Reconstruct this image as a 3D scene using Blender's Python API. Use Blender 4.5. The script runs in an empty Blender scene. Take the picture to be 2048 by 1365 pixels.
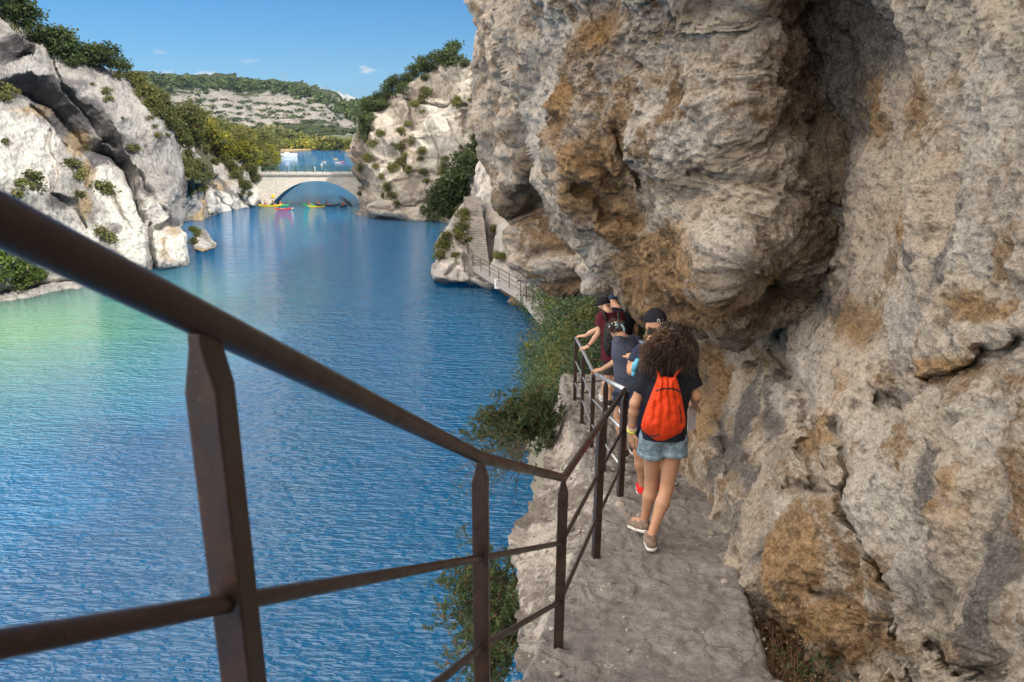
import bpy, math, random
import numpy as np
from mathutils import Vector, Matrix
from mathutils.bvhtree import BVHTree
R = math.radians
RNG = np.random.RandomState(7)
sc = bpy.context.scene
col = sc.collection
CZ = 13.0                       # camera height above the water
PITCH = R(14.7)
FP = 1600.0                     # focal length in photo pixels
cp, sp = math.cos(PITCH), math.sin(PITCH)

# ------------------------------------------------------------------ layout helpers
def ray(px, py):
    a = (np.asarray(px, float) - 1024) / FP
    b = (np.asarray(py, float) - 682) / FP
    return np.stack([a, cp - b * sp, -sp - b * cp], -1)

def at(px, py, Y):              # photo pixel + distance ahead -> world point
    r = ray(px, py)
    return Vector((r * (Y / r[..., 1:2]) + np.array([0, 0, CZ])).tolist())

def atx(px, py, x):
    r = ray(px, py)
    return Vector((r * (x / r[0]) + np.array([0, 0, CZ])).tolist())

def on_water(px, py, z=0.0):
    r = ray(px, py)
    return Vector((r * ((z - CZ) / r[2]) + np.array([0, 0, CZ])).tolist())

# ------------------------------------------------------------------ noise (numpy)
def _hash(ix, iy, iz, seed):
    with np.errstate(over='ignore'):
        h = np.asarray(ix).astype(np.int32).view(np.uint32) * np.uint32(374761393) + np.asarray(iy).astype(np.int32).view(np.uint32) * np.uint32(668265263) + np.asarray(iz).astype(np.int32).view(np.uint32) * np.uint32(2246822519) + np.uint32((seed * 974634777) & 0xFFFFFFFF)
        h = (h ^ (h >> np.uint32(13))) * np.uint32(1274126177)
        return h ^ (h >> np.uint32(16))

_G = np.array([[1,1,0],[-1,1,0],[1,-1,0],[-1,-1,0],[1,0,1],[-1,0,1],[1,0,-1],[-1,0,-1],[0,1,1],[0,-1,1],[0,1,-1],[0,-1,-1],[1,1,0],[-1,1,0],[0,-1,1],[0,-1,-1]], np.float32)

def perlin(P, seed=0):
    P = np.asarray(P); sh = P.shape[:-1]; P = P.reshape(-1, 3)
    fl = np.floor(P); i = fl.astype(np.int32); f = (P - fl).astype(np.float32)
    fx, fy, fz = (np.ascontiguousarray(f[:, k]) for k in range(3))
    u, v, w_ = (q * q * q * (q * (q * 6 - 15) + 10) for q in (fx, fy, fz))
    with np.errstate(over='ignore'):
        hx, hy, hz = ((np.ascontiguousarray(i[:, k]).view(np.uint32) * np.uint32(m)) for k, m in ((0, 374761393), (1, 668265263), (2, 2246822519)))
        hx += np.uint32((seed * 974634777) & 0xFFFFFFFF)
        c = {}
        for dx in (0, 1):
            for dy in (0, 1):
                a = hx + hy + np.uint32((374761393 * dx + 668265263 * dy) & 0xFFFFFFFF)
                for dz in (0, 1):
                    h = a + hz + np.uint32((2246822519 * dz) & 0xFFFFFFFF)
                    h = (h ^ (h >> np.uint32(13))) * np.uint32(1274126177)
                    g = _G[((h ^ (h >> np.uint32(16))) & np.uint32(15)).astype(np.intp)]
                    c[dx, dy, dz] = g[:, 0] * (fx - dx) + g[:, 1] * (fy - dy) + g[:, 2] * (fz - dz)
    def L(a, b, t): return a + (b - a) * t
    o = L(L(L(c[0,0,0], c[1,0,0], u), L(c[0,1,0], c[1,1,0], u), v), L(L(c[0,0,1], c[1,0,1], u), L(c[0,1,1], c[1,1,1], u), v), w_)
    return o.reshape(sh).astype(float)

def fbm(P, octs=4, seed=0, gain=.5, lac=2.03, ridge=False):
    a, s, tot = 1.0, 0, 0
    P = np.asarray(P, float).copy()
    for o in range(octs):
        n = perlin(P + o * 17.3, seed + o)
        if ridge: n = 0.5 - np.abs(n) * 1.6
        s = s + a * n; tot += a
        a *= gain; P = P * lac
    return s / tot

def worley(P, seed=0):          # F1, F2
    P = np.asarray(P, float)
    i = np.floor(P).astype(np.int64)
    f1 = np.full(P.shape[:-1], 9.0); f2 = f1.copy()
    for dx in (-1, 0, 1):
        for dy in (-1, 0, 1):
            for dz in (-1, 0, 1):
                c = i + np.array([dx, dy, dz])
                q = np.stack([_hash(c[..., 0], c[..., 1], c[..., 2], seed + k) / 4294967295.0 for k in (1, 2, 3)], -1) + c
                d = np.sqrt(((P - q) ** 2).sum(-1))
                f2 = np.where(d < f1, f1, np.minimum(f2, d)); f1 = np.minimum(f1, d)
    return f1, f2

def blocks(P, seed=0, k=9.0):   # angular facets: each cell its own offset and tilt, softly joined
    P = np.asarray(P, float); i = np.floor(P).astype(np.int64); W = 0; out = 0
    for dx in (-1, 0, 1):
        for dy in (-1, 0, 1):
            for dz in (-1, 0, 1):
                c = i + np.array([dx, dy, dz]); hs = [_hash(c[..., 0], c[..., 1], c[..., 2], seed + q) / 4294967295.0 for q in range(7)]
                v = P - np.stack(hs[:3], -1) - c; w = np.exp(-k * (v * v).sum(-1)) + 1e-12
                out = out + w * ((hs[3] - .5) + ((hs[4] - .5) * v[..., 0] + (hs[5] - .5) * v[..., 1] + (hs[6] - .5) * v[..., 2]) * 1.6); W = W + w
    return out / W

def tps(ctrl, X, Y, lam=1e-3):  # thin-plate interpolation of (x, y, value)
    c = np.array(ctrl, float); s = 500.0
    x, y, v = c[:, 0] / s, c[:, 1] / s, c[:, 2]
    def k(r2): return np.where(r2 > 1e-12, .5 * r2 * np.log(r2 + 1e-20), 0)
    n = len(x)
    K = k((x[:, None] - x) ** 2 + (y[:, None] - y) ** 2) + lam * np.eye(n)
    Pm = np.stack([np.ones(n), x, y], 1)
    A = np.zeros((n + 3, n + 3)); A[:n, :n] = K; A[:n, n:] = Pm; A[n:, :n] = Pm.T
    w = np.linalg.solve(A, np.concatenate([v, np.zeros(3)]))
    out = w[n] + w[n + 1] * X / s + w[n + 2] * Y / s
    for j in range(n):
        out = out + w[j] * k((X / s - x[j]) ** 2 + (Y / s - y[j]) ** 2)
    return out

def inside(poly, X, Y):
    r = np.zeros(X.shape, bool); n = len(poly)
    for a in range(n):
        x1, y1 = poly[a]; x2, y2 = poly[(a + 1) % n]
        if y1 == y2: continue
        c = ((y1 > Y) != (y2 > Y)) & (X < (x2 - x1) * (Y - y1) / (y2 - y1) + x1)
        r ^= c
    return r

def dist_line(line, X, Y, closed=False):
    d = np.full(X.shape, 1e9); n = len(line)
    for a in range(n if closed else n - 1):
        x1, y1 = line[a]; x2, y2 = line[(a + 1) % n]
        dx, dy = x2 - x1, y2 - y1
        t = np.clip(((X - x1) * dx + (Y - y1) * dy) / (dx * dx + dy * dy + 1e-9), 0, 1)
        d = np.minimum(d, np.hypot(X - x1 - t * dx, Y - y1 - t * dy))
    return d

def smooth(e0, e1, x):
    t = np.clip((x - e0) / (e1 - e0), 0, 1); return t * t * (3 - 2 * t)

# ------------------------------------------------------------------ objects
def tag(o, label=None, cat=None, group=None, kind=None):
    if label: o['label'] = label
    if cat: o['category'] = cat
    if group: o['group'] = group
    if kind: o['kind'] = kind
    return o

def empty(name, loc=(0, 0, 0), label=None, cat=None, group=None):
    o = bpy.data.objects.new(name, None); col.objects.link(o); o.location = loc
    o.empty_display_size = .1
    return tag(o, label, cat, group)

def mesh_np(name, V, F, mat, smooth_=True, attrs=None, parent=None):
    V = np.asarray(V, np.float32); F = np.asarray(F, np.int32)
    me = bpy.data.meshes.new(name)
    k = F.shape[1]
    me.vertices.add(len(V)); me.vertices.foreach_set('co', V.ravel())
    me.loops.add(F.size); me.loops.foreach_set('vertex_index', F.ravel())
    me.polygons.add(len(F)); me.polygons.foreach_set('loop_start', np.arange(len(F), dtype=np.int32) * k)
    me.update(calc_edges=True)
    me.polygons.foreach_set('use_smooth', np.full(len(F), smooth_))
    if attrs:
        for an, av in attrs.items():
            if av.ndim == 1:
                a = me.attributes.new(an, 'FLOAT', 'POINT'); a.data.foreach_set('value', av.astype(np.float32))
            else:
                a = me.attributes.new(an, 'FLOAT_COLOR', 'POINT')
                a.data.foreach_set('color', np.concatenate([av, np.ones((len(av), 1))], 1).astype(np.float32).ravel())
    me.validate()
    if mat: me.materials.append(mat)
    o = bpy.data.objects.new(name, me); col.objects.link(o)
    if parent is not None: put_under(o, parent)
    return o

def put_under(o, parent):       # vertices were made in world space: keep them there
    o.parent = parent
    o.matrix_parent_inverse = Matrix.Translation(parent_world(parent)).inverted()

def parent_world(p):
    v = Vector(p.location)
    while p.parent: p = p.parent
    return Vector(p.location) if p.location.length > 0 else v

class MB:                       # collects simple solids, builds ONE mesh
    def __init__(s): s.v = []; s.f = []
    def add(s, V, F):
        b = len(s.v); s.v += [tuple(v) for v in V]; s.f += [tuple(i + b for i in f) for f in F]; return s
    def box(s, c, d, rz=0, M=None):
        x, y, z = d[0] / 2, d[1] / 2, d[2] / 2
        m = Matrix.Translation(c) @ (M.to_4x4() if M else Matrix.Rotation(rz, 4, 'Z'))
        V = [m @ Vector((a * x, b * y, e * z)) for a in (-1, 1) for b in (-1, 1) for e in (-1, 1)]
        return s.add(V, [(0, 1, 3, 2), (4, 6, 7, 5), (0, 4, 5, 1), (2, 3, 7, 6), (0, 2, 6, 4), (1, 5, 7, 3)])
    def tube(s, pts, r, n=8, cap=True):
        pts = [Vector(p) for p in pts]; rs = r if isinstance(r, (list, tuple)) else [r] * len(pts)
        V = []; F = []; up = None
        for i, p in enumerate(pts):
            t = (pts[min(i + 1, len(pts) - 1)] - pts[max(i - 1, 0)]).normalized()
            if up is None:
                up = Vector((0, 0, 1)) if abs(t.z) < .9 else Vector((0, 1, 0))
            a = t.cross(up).normalized(); b = a.cross(t).normalized(); up = b
            for k in range(n):
                q = 2 * math.pi * k / n
                V.append(p + (a * math.cos(q) + b * math.sin(q)) * rs[i])
        for i in range(len(pts) - 1):
            for k in range(n):
                F.append((i * n + k, i * n + (k + 1) % n, (i + 1) * n + (k + 1) % n, (i + 1) * n + k))
        if cap:
            F.append(tuple(range(n - 1, -1, -1))); F.append(tuple(range((len(pts) - 1) * n, len(pts) * n)))
        return s.add(V, F)
    def prism(s, poly, off):    # polygon of 3-D points, extruded by off
        n = len(poly); V = [Vector(p) for p in poly] + [Vector(p) + Vector(off) for p in poly]
        return s.add(V, [tuple(range(n - 1, -1, -1)), tuple(range(n, 2 * n))] + [(i, (i + 1) % n, n + (i + 1) % n, n + i) for i in range(n)])
    def ball(s, c, rad, seg=10, rings=6, M=None):
        V = []; F = []; rad = rad if isinstance(rad, (tuple, list)) else (rad,) * 3
        for i in range(rings + 1):
            th = math.pi * i / rings
            for k in range(seg):
                ph = 2 * math.pi * k / seg
                q = Vector((rad[0] * math.sin(th) * math.cos(ph), rad[1] * math.sin(th) * math.sin(ph), rad[2] * math.cos(th)))
                V.append(Vector(c) + (M @ q if M else q))
        for i in range(rings):
            for k in range(seg):
                F.append((i * seg + k, (i + 1) * seg + k, (i + 1) * seg + (k + 1) % seg, i * seg + (k + 1) % seg))
        return s.add(V, F)
    def build(s, name, mat, parent=None, smooth_=False, bevel=0):
        me = bpy.data.meshes.new(name)
        o = bpy.data.objects.new(name, me); col.objects.link(o)
        org = parent_world(parent) if parent is not None else Vector((0, 0, 0))
        me.from_pydata([tuple(Vector(v) - org) for v in s.v], [], s.f); me.update()
        if smooth_: me.polygons.foreach_set('use_smooth', [True] * len(me.polygons))
        me.materials.append(mat)
        if parent is not None: o.parent = parent
        if bevel:
            b = o.modifiers.new('bevel', 'BEVEL'); b.width = bevel; b.segments = 2; b.limit_method = 'ANGLE'
        return o

def copy_tree(o, parent=None):
    c = o.copy(); col.objects.link(c)
    if parent is not None:
        c.parent = parent; c.matrix_parent_inverse = o.matrix_parent_inverse.copy()
    for ch in list(o.children): copy_tree(ch, c)
    return c

# ------------------------------------------------------------------ materials
class NT:
    def __init__(s, name, rough=.9, spec=.3):
        s.m = bpy.data.materials.new(name); s.m.use_nodes = True
        s.t = s.m.node_tree; s.b = s.t.nodes['Principled BSDF']
        s.b.inputs['Roughness'].default_value = rough
        s.b.inputs['Specular IOR Level'].default_value = spec
        s.pos = None
    def n(s, typ, **kw):
        x = s.t.nodes.new('ShaderNode' + typ)
        for k, v in kw.items():
            if k in x.inputs: x.inputs[k].default_value = v
            else: setattr(x, k, v)
        return x
    def link(s, a, b): s.t.links.new(a, b)
    def P(s):
        if s.pos is None: s.pos = s.n('NewGeometry').outputs['Position']
        return s.pos
    def mapped(s, scale, rot=(0, 0, 0)):
        m = s.n('Mapping'); m.inputs['Scale'].default_value = scale; m.inputs['Rotation'].default_value = rot
        s.link(s.P(), m.inputs['Vector']); return m.outputs[0]
    def noise(s, scale, detail=4, rough=.55, vec=None, dist=0, W=None):
        x = s.n('TexNoise'); x.inputs['Scale'].default_value = scale; x.inputs['Detail'].default_value = detail
        x.inputs['Roughness'].default_value = rough; x.inputs['Distortion'].default_value = dist
        s.link(vec if vec is not None else s.P(), x.inputs['Vector']); return x.outputs['Fac']
    def voro(s, scale, feature='F1', vec=None, rnd=1):
        x = s.n('TexVoronoi', feature=feature); x.inputs['Scale'].default_value = scale; x.inputs['Randomness'].default_value = rnd
        s.link(vec if vec is not None else s.P(), x.inputs['Vector']); return x.outputs['Distance']
    def ramp(s, fac, stops, interp='LINEAR'):
        r = s.n('ValToRGB'); r.color_ramp.interpolation = interp
        el = r.color_ramp.elements
        while len(el) < len(stops): el.new(.5)
        for e, (p, c) in zip(el, stops):
            e.position = p; e.color = (c, c, c, 1) if isinstance(c, (int, float)) else (*c, 1)
        s.link(fac, r.inputs[0]); return r.outputs[0]
    def mix(s, fac, a, b, blend='MIX'):
        m = s.n('Mix', data_type='RGBA', blend_type=blend)
        for v, i in ((fac, 0), (a, 6), (b, 7)):
            if hasattr(v, 'links'): s.link(v, m.inputs[i])
            elif isinstance(v, (int, float)): m.inputs[i].default_value = v if i == 0 else (v, v, v, 1)
            else: m.inputs[i].default_value = (*v, 1)
        return m.outputs[2]
    def math(s, op, a, b=None, c=None):
        m = s.n('Math', operation=op)
        for i, v in enumerate((a, b, c)):
            if v is None: continue
            if hasattr(v, 'links'): s.link(v, m.inputs[i])
            else: m.inputs[i].default_value = v
        return m.outputs[0]
    def attr(s, name, ch=None):
        a = s.n('Attribute', attribute_name=name)
        if ch is None: return a.outputs['Fac']
        sp_ = s.n('SeparateColor'); s.link(a.outputs['Color'], sp_.inputs[0]); return sp_.outputs[ch]
    def color(s, c):
        if hasattr(c, 'links'): s.link(c, s.b.inputs['Base Color'])
        else: s.b.inputs['Base Color'].default_value = (*c, 1)
    def bump(s, h, strength=.5, dist=.02, prev=None):
        b = s.n('Bump'); b.inputs['Strength'].default_value = strength; b.inputs['Distance'].default_value = dist
        s.link(h, b.inputs['Height'])
        if prev is not None: s.link(prev, b.inputs['Normal'])
        s.link(b.outputs[0], s.b.inputs['Normal']); return b.outputs[0]

def simple_mat(name, c, rough=.8, metal=0, spec=.3, var=0.0, scale=20, bump=0, bscale=200):
    t = NT(name, rough, spec); t.b.inputs['Metallic'].default_value = metal
    if var:
        n = t.noise(scale, 4)
        f = t.ramp(n, [(.3, 1 - var), (.7, 1 + var)])
        t.color(t.mix(1.0, c, f, 'MULTIPLY'))
    else: t.color(c)
    if bump: t.bump(t.noise(bscale, 3), bump, .003)
    return t.m

def rock_mat(name, light, mid, ochre, dark, s=1.0, stain=True, bumpd=.05, bstr=.6, streak=.5, crust=.0, pits=1.0, white=(.70, .645, .58), lines=None, grit=1.0):
    """limestone: a pale crust over browner stone, stained, streaked and pitted; s = size of the pattern"""
    t = NT(name, .93, .18)
    n1 = t.noise(.62 / s, 8, .66, dist=.5); n2 = t.noise(3.4 / s, 8, .72, dist=.3); n3 = t.noise(15 / s, 7, .74)
    st = t.noise(2.6 / s, 7, .7, vec=t.mapped((1, 1, .14)))
    def k(fac, lo, hi): return t.ramp(fac, [(lo, 0.), (hi, 1.)])
    m12 = t.math('ADD', t.math('MULTIPLY', n1, .5), t.math('ADD', t.math('MULTIPLY', n2, .36), t.math('MULTIPLY', n3, .14)))
    c = t.mix(k(n3, .36, .66), tuple(x * .62 for x in mid), mid)                     # browner stone
    lt = t.mix(k(n3, .3, .62), tuple(x * .66 for x in light), light)                 # pale crust
    lt = t.mix(t.math('MULTIPLY', k(n1, .45, .6), .5), lt, tuple(x * y for x, y in zip(light, (1.0, .93, .82))))
    c = t.mix(k(m12, .465 - crust, .525 - crust), c, lt)
    c = t.mix(t.math('MULTIPLY', k(st, .54, .68), streak), c, dark)
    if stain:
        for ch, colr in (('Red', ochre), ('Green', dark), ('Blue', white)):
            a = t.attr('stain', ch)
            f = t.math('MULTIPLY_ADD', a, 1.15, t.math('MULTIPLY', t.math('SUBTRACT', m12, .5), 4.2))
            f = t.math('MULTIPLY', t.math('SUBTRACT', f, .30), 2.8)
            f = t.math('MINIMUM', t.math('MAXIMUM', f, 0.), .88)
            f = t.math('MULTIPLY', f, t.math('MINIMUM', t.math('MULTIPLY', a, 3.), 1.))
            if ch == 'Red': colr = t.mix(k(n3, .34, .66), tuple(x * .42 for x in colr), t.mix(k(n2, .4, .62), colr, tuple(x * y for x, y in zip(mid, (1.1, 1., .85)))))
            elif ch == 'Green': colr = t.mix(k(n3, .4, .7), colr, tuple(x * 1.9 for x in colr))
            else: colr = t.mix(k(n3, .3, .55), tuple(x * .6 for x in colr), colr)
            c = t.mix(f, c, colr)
    h = t.math('ADD', t.math('MULTIPLY', n2, 1.1), t.math('MULTIPLY', n3, .55))
    h = t.math('ADD', h, t.math('MULTIPLY', t.noise(70 / s, 5, .75), .26))
    h = t.math('ADD', h, t.math('MULTIPLY', st, .3))
    dis = t.n('Vector' + 'Math', operation='ADD'); sc3 = t.n('Combine' + 'XYZ'); q = t.math('MULTIPLY', n3, .16 * s)
    t.link(q, sc3.inputs[0]); t.link(q, sc3.inputs[2]); t.link(t.P(), dis.inputs[0]); t.link(sc3.outputs[0], dis.inputs[1])
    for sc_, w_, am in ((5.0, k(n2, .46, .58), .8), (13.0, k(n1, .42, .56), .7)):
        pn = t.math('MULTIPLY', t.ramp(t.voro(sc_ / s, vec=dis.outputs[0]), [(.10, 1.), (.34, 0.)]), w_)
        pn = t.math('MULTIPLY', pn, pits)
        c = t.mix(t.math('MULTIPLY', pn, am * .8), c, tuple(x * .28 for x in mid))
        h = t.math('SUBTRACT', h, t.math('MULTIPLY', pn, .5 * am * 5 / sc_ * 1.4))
    fine = t.noise(48 / s, 5, .8); c = t.mix(t.math('MULTIPLY', t.ramp(fine, [(.34, 1.), (.52, 0.)]), grit), c, t.mix(1., c, (.52, .47, .42), 'MULTIPLY'))      # random darker grain at finger scale
    c = t.mix(t.math('MULTIPLY', k(fine, .56, .66), .35), c, tuple(min(.8, x * 1.25) for x in light))
    if lines:                   # bedding or joint lines: (per metre, tilt, strength)
        wv = t.n('TexWave', wave_type='BANDS', bands_direction='Z'); wv.inputs['Scale'].default_value = lines[0]; wv.inputs['Distortion'].default_value = 7; wv.inputs['Detail'].default_value = 5; wv.inputs['Detail Scale'].default_value = .6; wv.inputs['Detail Roughness'].default_value = .65
        t.link(t.mapped((1, 1, 1), (0, lines[1], 0)), wv.inputs['Vector']); ln = t.math('MULTIPLY', t.ramp(wv.outputs['Fac'], [(.0, 1.), (.16, 0.)]), k(n1, .42, .56))
        c = t.mix(t.math('MULTIPLY', ln, lines[2]), c, dark); h = t.math('SUBTRACT', h, t.math('MULTIPLY', ln, .5))
    t.color(c)
    t.bump(h, bstr, bumpd)
    return t.m

# ------------------------------------------------------------------ the relief sheet: real points at real distances
def sheet(name, poly, step, ctrl, mat, xmode=False, noise=(), bands=(), cracks=(), rnd=(0, 0), skirt=3.0,
          stain_shades=(), worl=(), kind='structure', strata=None, jag=0, edge_free=()):
    xs = [p[0] for p in poly]; ys = [p[1] for p in poly]
    def axis(lo, hi, end):      # fine inside the picture, coarser beyond it
        o, v = [], lo
        while v < hi + step:
            o.append(v); v += step if -12 <= v <= end + 12 else step * (4 if -200 < v < end + 200 else 10)
        return np.array(o)
    sx, step = step if isinstance(step, tuple) else (step, step)
    sy = step; step = sx; gx = axis(min(xs), max(xs), 2048); step = sy; gy = axis(min(ys), max(ys), 1365)
    X, Y = np.meshgrid(gx, gy)
    J = np.stack([X / 37., Y / 37., X * 0], -1)
    Xj = X + jag * fbm(J, 4, 91); Yj = Y + jag * fbm(J, 4, 95); Xs = X + jag * fbm(J, 1, 91); Ys = Y + jag * fbm(J, 1, 95)
    m = inside(poly, Xj, Yj)
    d = dist_line(poly, Xs, Ys, True)
    r = ray(X, Y)
    val = tps([(a, b, c if xmode else math.log(c)) for a, b, c in ctrl], X, Y)
    dep = (val / r[..., 0] * r[..., 1]) if xmode else np.exp(val)
    base = r * (dep / r[..., 1])[..., None]
    for top, bot, dy in bands:
        bp = list(top) + list(bot)[::-1]
        w = 8
        Xw = X + w * fbm(np.stack([X / 60., Y / 60., X * 0 + 5], -1), 4, 3); Yw = Y + w * fbm(np.stack([X / 60., Y / 60., X * 0 + 9], -1), 4, 4)
        mi = inside(bp, Xw, Yw)
        d1 = dist_line(top, Xw, Yw); d2 = dist_line(bot, Xw, Yw)
        dep = dep + np.where(mi, dy * d1 / (d1 + d2 + 1e-6) * np.clip(d2 / 4., 0, 1), 0)
    for line, w, dy in cracks:
        Xw = X + w * 1.6 * fbm(np.stack([X / 45., Y / 45., X * 0 + 2], -1), 4, 13); Yw = Y + w * 1.6 * fbm(np.stack([X / 45., Y / 45., X * 0 + 7], -1), 4, 14)
        dd = dist_line(line, Xw, Yw)
        dep = dep + dy * np.exp(-(dd / w) ** 2)
    if rnd[0]:
        tt = np.clip(1 - d / rnd[0], 0, 1)
        dep = dep + rnd[1] * (1 - np.sqrt(np.clip(1 - tt * tt, 0, 1)))
    P = r * (dep / r[..., 1])[..., None] + np.array([0, 0, CZ])
    gu = np.gradient(base, axis=1); gv = np.gradient(base, axis=0)
    N = np.cross(gv, gu); N /= np.linalg.norm(N, axis=-1, keepdims=True) + 1e-9
    s_ = np.sign((N * -r).sum(-1, keepdims=True)); N = N * s_
    spc = np.maximum(np.linalg.norm(np.gradient(P, axis=1), axis=-1), np.linalg.norm(np.gradient(P, axis=0), axis=-1))[m]
    full = P; P = full[m]; N = N[m]; disp = 0
    if strata:                  # bedding ledges: (scale z, amplitude, tilt)
        zz = P[..., 2] + strata[2] * P[..., 0] + 2.0 * fbm(P * .05, 3, 41)
        q = zz / strata[0]; fr = q - np.floor(q)
        per = _hash(np.floor(q).astype(np.int64), np.zeros_like(q).astype(np.int64), np.zeros_like(q).astype(np.int64), 5) / 4294967295.
        disp = disp + strata[1] * (per + .4 * fr - .6)
    for fr, amp, typ in noise:
        fm = max(fr) if isinstance(fr, tuple) else fr
        amp_ = np.clip((.55 - fm * spc) / .3, 0, 1) * amp
        k = P * np.array([fr, fr, fr]) if not isinstance(fr, tuple) else P * np.array(fr)
        if typ == 'f': disp = disp + amp_ * fbm(k, 5, int(amp * 977) % 91, gain=.55) * 2
        elif typ == 'r': disp = disp + amp_ * fbm(k, 5, int(amp * 577) % 91, gain=.55, ridge=True)
        elif typ == 'w':
            f1, f2 = worley(k + .35 * np.stack([fbm(k, 3, 3), fbm(k, 3, 4), fbm(k, 3, 5)], -1), 11); disp = disp + amp_ * (np.minimum(f2 - f1, .5) - .25) * 2
        elif typ == 'b': disp = disp + amp_ * blocks(k + .25 * fbm(k * 1.5, 3, 3)[..., None], int(amp * 77) % 31)
        elif typ == 'p':            # pits
            f1, f2 = worley(k, 21); disp = disp - amp_ * np.clip(1 - f1 / .42, 0, 1) * smooth(-.1, .25, fbm(k * .25, 3, 31))
    full[m] = P + N * (disp[..., None] if not np.isscalar(disp) else 0); P = full
    S = np.zeros(X.shape + (3,))
    for ch, bx, by, br1, br2, amt in stain_shades:
        q = np.hypot((X - bx) / br1, (Y - by) / br2)
        S[..., ch] = np.maximum(S[..., ch], amt * np.clip(1.25 - q, 0, 1))
    idx = -np.ones(X.shape, int); 
    cell = m[:-1, :-1] & m[1:, :-1] & m[:-1, 1:] & m[1:, 1:]
    used = np.zeros_like(m); used[:-1, :-1] |= cell; used[1:, :-1] |= cell; used[:-1, 1:] |= cell; used[1:, 1:] |= cell
    idx[used] = np.arange(used.sum())
    V = P[used]; St = S[used]
    ii, jj = np.nonzero(cell)
    F = np.stack([idx[ii, jj], idx[ii + 1, jj], idx[ii + 1, jj + 1], idx[ii, jj + 1]], 1)
    # thickness: the rim is drawn back, away and inward
    E = np.concatenate([F[:, [0, 1]], F[:, [1, 2]], F[:, [2, 3]], F[:, [3, 0]]])
    key = np.sort(E, 1); kk = key[:, 0] * len(V) + key[:, 1]
    u, inv, cnt = np.unique(kk, return_inverse=True, return_counts=True)
    B = E[cnt[inv] == 1]
    bv = np.unique(B); mp = -np.ones(len(V), int); mp[bv] = len(V) + np.arange(len(bv))
    cen = V.mean(0); away = V[bv] - np.array([0, 0, CZ]); away /= np.linalg.norm(away, axis=1, keepdims=True)
    inw = cen - V[bv]; inw /= np.linalg.norm(inw, axis=1, keepdims=True) + 1e-9
    Vb = V[bv] + away * skirt + inw * skirt * .25
    Fb = np.stack([B[:, 1], B[:, 0], mp[B[:, 0]], mp[B[:, 1]]], 1)
    V = np.concatenate([V, Vb]); St = np.concatenate([St, St[bv]])
    o = mesh_np(name, V, np.concatenate([F, Fb]), mat, True, {'stain': St})
    o['kind'] = kind
    return o
# ================================================================== camera, sky, sun
cam = bpy.data.objects.new('camera', bpy.data.cameras.new('camera')); col.objects.link(cam)
cam.location = (0, 0, CZ); cam.rotation_euler = (math.pi / 2 - PITCH, 0, 0)
cam.data.sensor_width = 36; cam.data.lens = 36 * FP / 2048
cam.data.clip_start = .05; cam.data.clip_end = 30000
cam.data.dof.use_dof = True; cam.data.dof.focus_distance = 6.5; cam.data.dof.aperture_fstop = 7.1
sc.camera = cam
sc.view_settings.view_transform = 'Standard'; sc.view_settings.look = 'None'
sc.view_settings.exposure = EXPO if 'EXPO' in globals() else 0.42
sc.view_settings.gamma = 1
sc.render.engine = 'CYCLES'; sc.cycles.use_denoising = True
sc.cycles.max_bounces = 6; sc.cycles.diffuse_bounces = 3; sc.cycles.transparent_max_bounces = 4
sc.cycles.volume_bounces = 0; sc.cycles.caustics_reflective = False; sc.cycles.caustics_refractive = False
sc.cycles.sample_clamp_indirect = 6

FILL_SKY = 44
SUN_EL = R(36); SUN_AZ = R(-43)      # measured from +X towards +Y: the sun stands behind the camera, to the right
sdir = Vector((math.cos(SUN_EL) * math.cos(SUN_AZ), math.cos(SUN_EL) * math.sin(SUN_AZ), math.sin(SUN_EL)))
sl = bpy.data.lights.new('sun', 'SUN'); sl.energy = 4.8; sl.angle = R(.55); sl.color = (1, .93, .82)
so = bpy.data.objects.new('sun', sl); col.objects.link(so); so.rotation_euler = sdir.to_track_quat('Z', 'Y').to_euler(); so.location = (20, -20, 60)

w = bpy.data.worlds.new('World'); sc.world = w; w.use_nodes = True
wt = w.node_tree; bg = wt.nodes['Background']; bg.inputs['Strength'].default_value = .06
sky = wt.nodes.new('ShaderNodeTexSky'); sky.sky_type = 'NISHITA'; sky.sun_disc = False
sky.sun_elevation = SUN_EL; sky.sun_rotation = math.pi / 2 - SUN_AZ
sky.altitude = 400; sky.air_density = 1.0; sky.dust_density = 1.2; sky.ozone_density = 2.0
hsv = wt.nodes.new('ShaderNodeHueSaturation'); hsv.inputs['Saturation'].default_value = 1.15
tint = wt.nodes.new('ShaderNodeMix'); tint.data_type = 'RGBA'; tint.blend_type = 'MULTIPLY'; tint.inputs[0].default_value = 1; tint.inputs[7].default_value = (.54, .90, 1.3, 1)
wt.links.new(sky.outputs[0], tint.inputs[6]); wt.links.new(tint.outputs[2], hsv.inputs['Color'])
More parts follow.
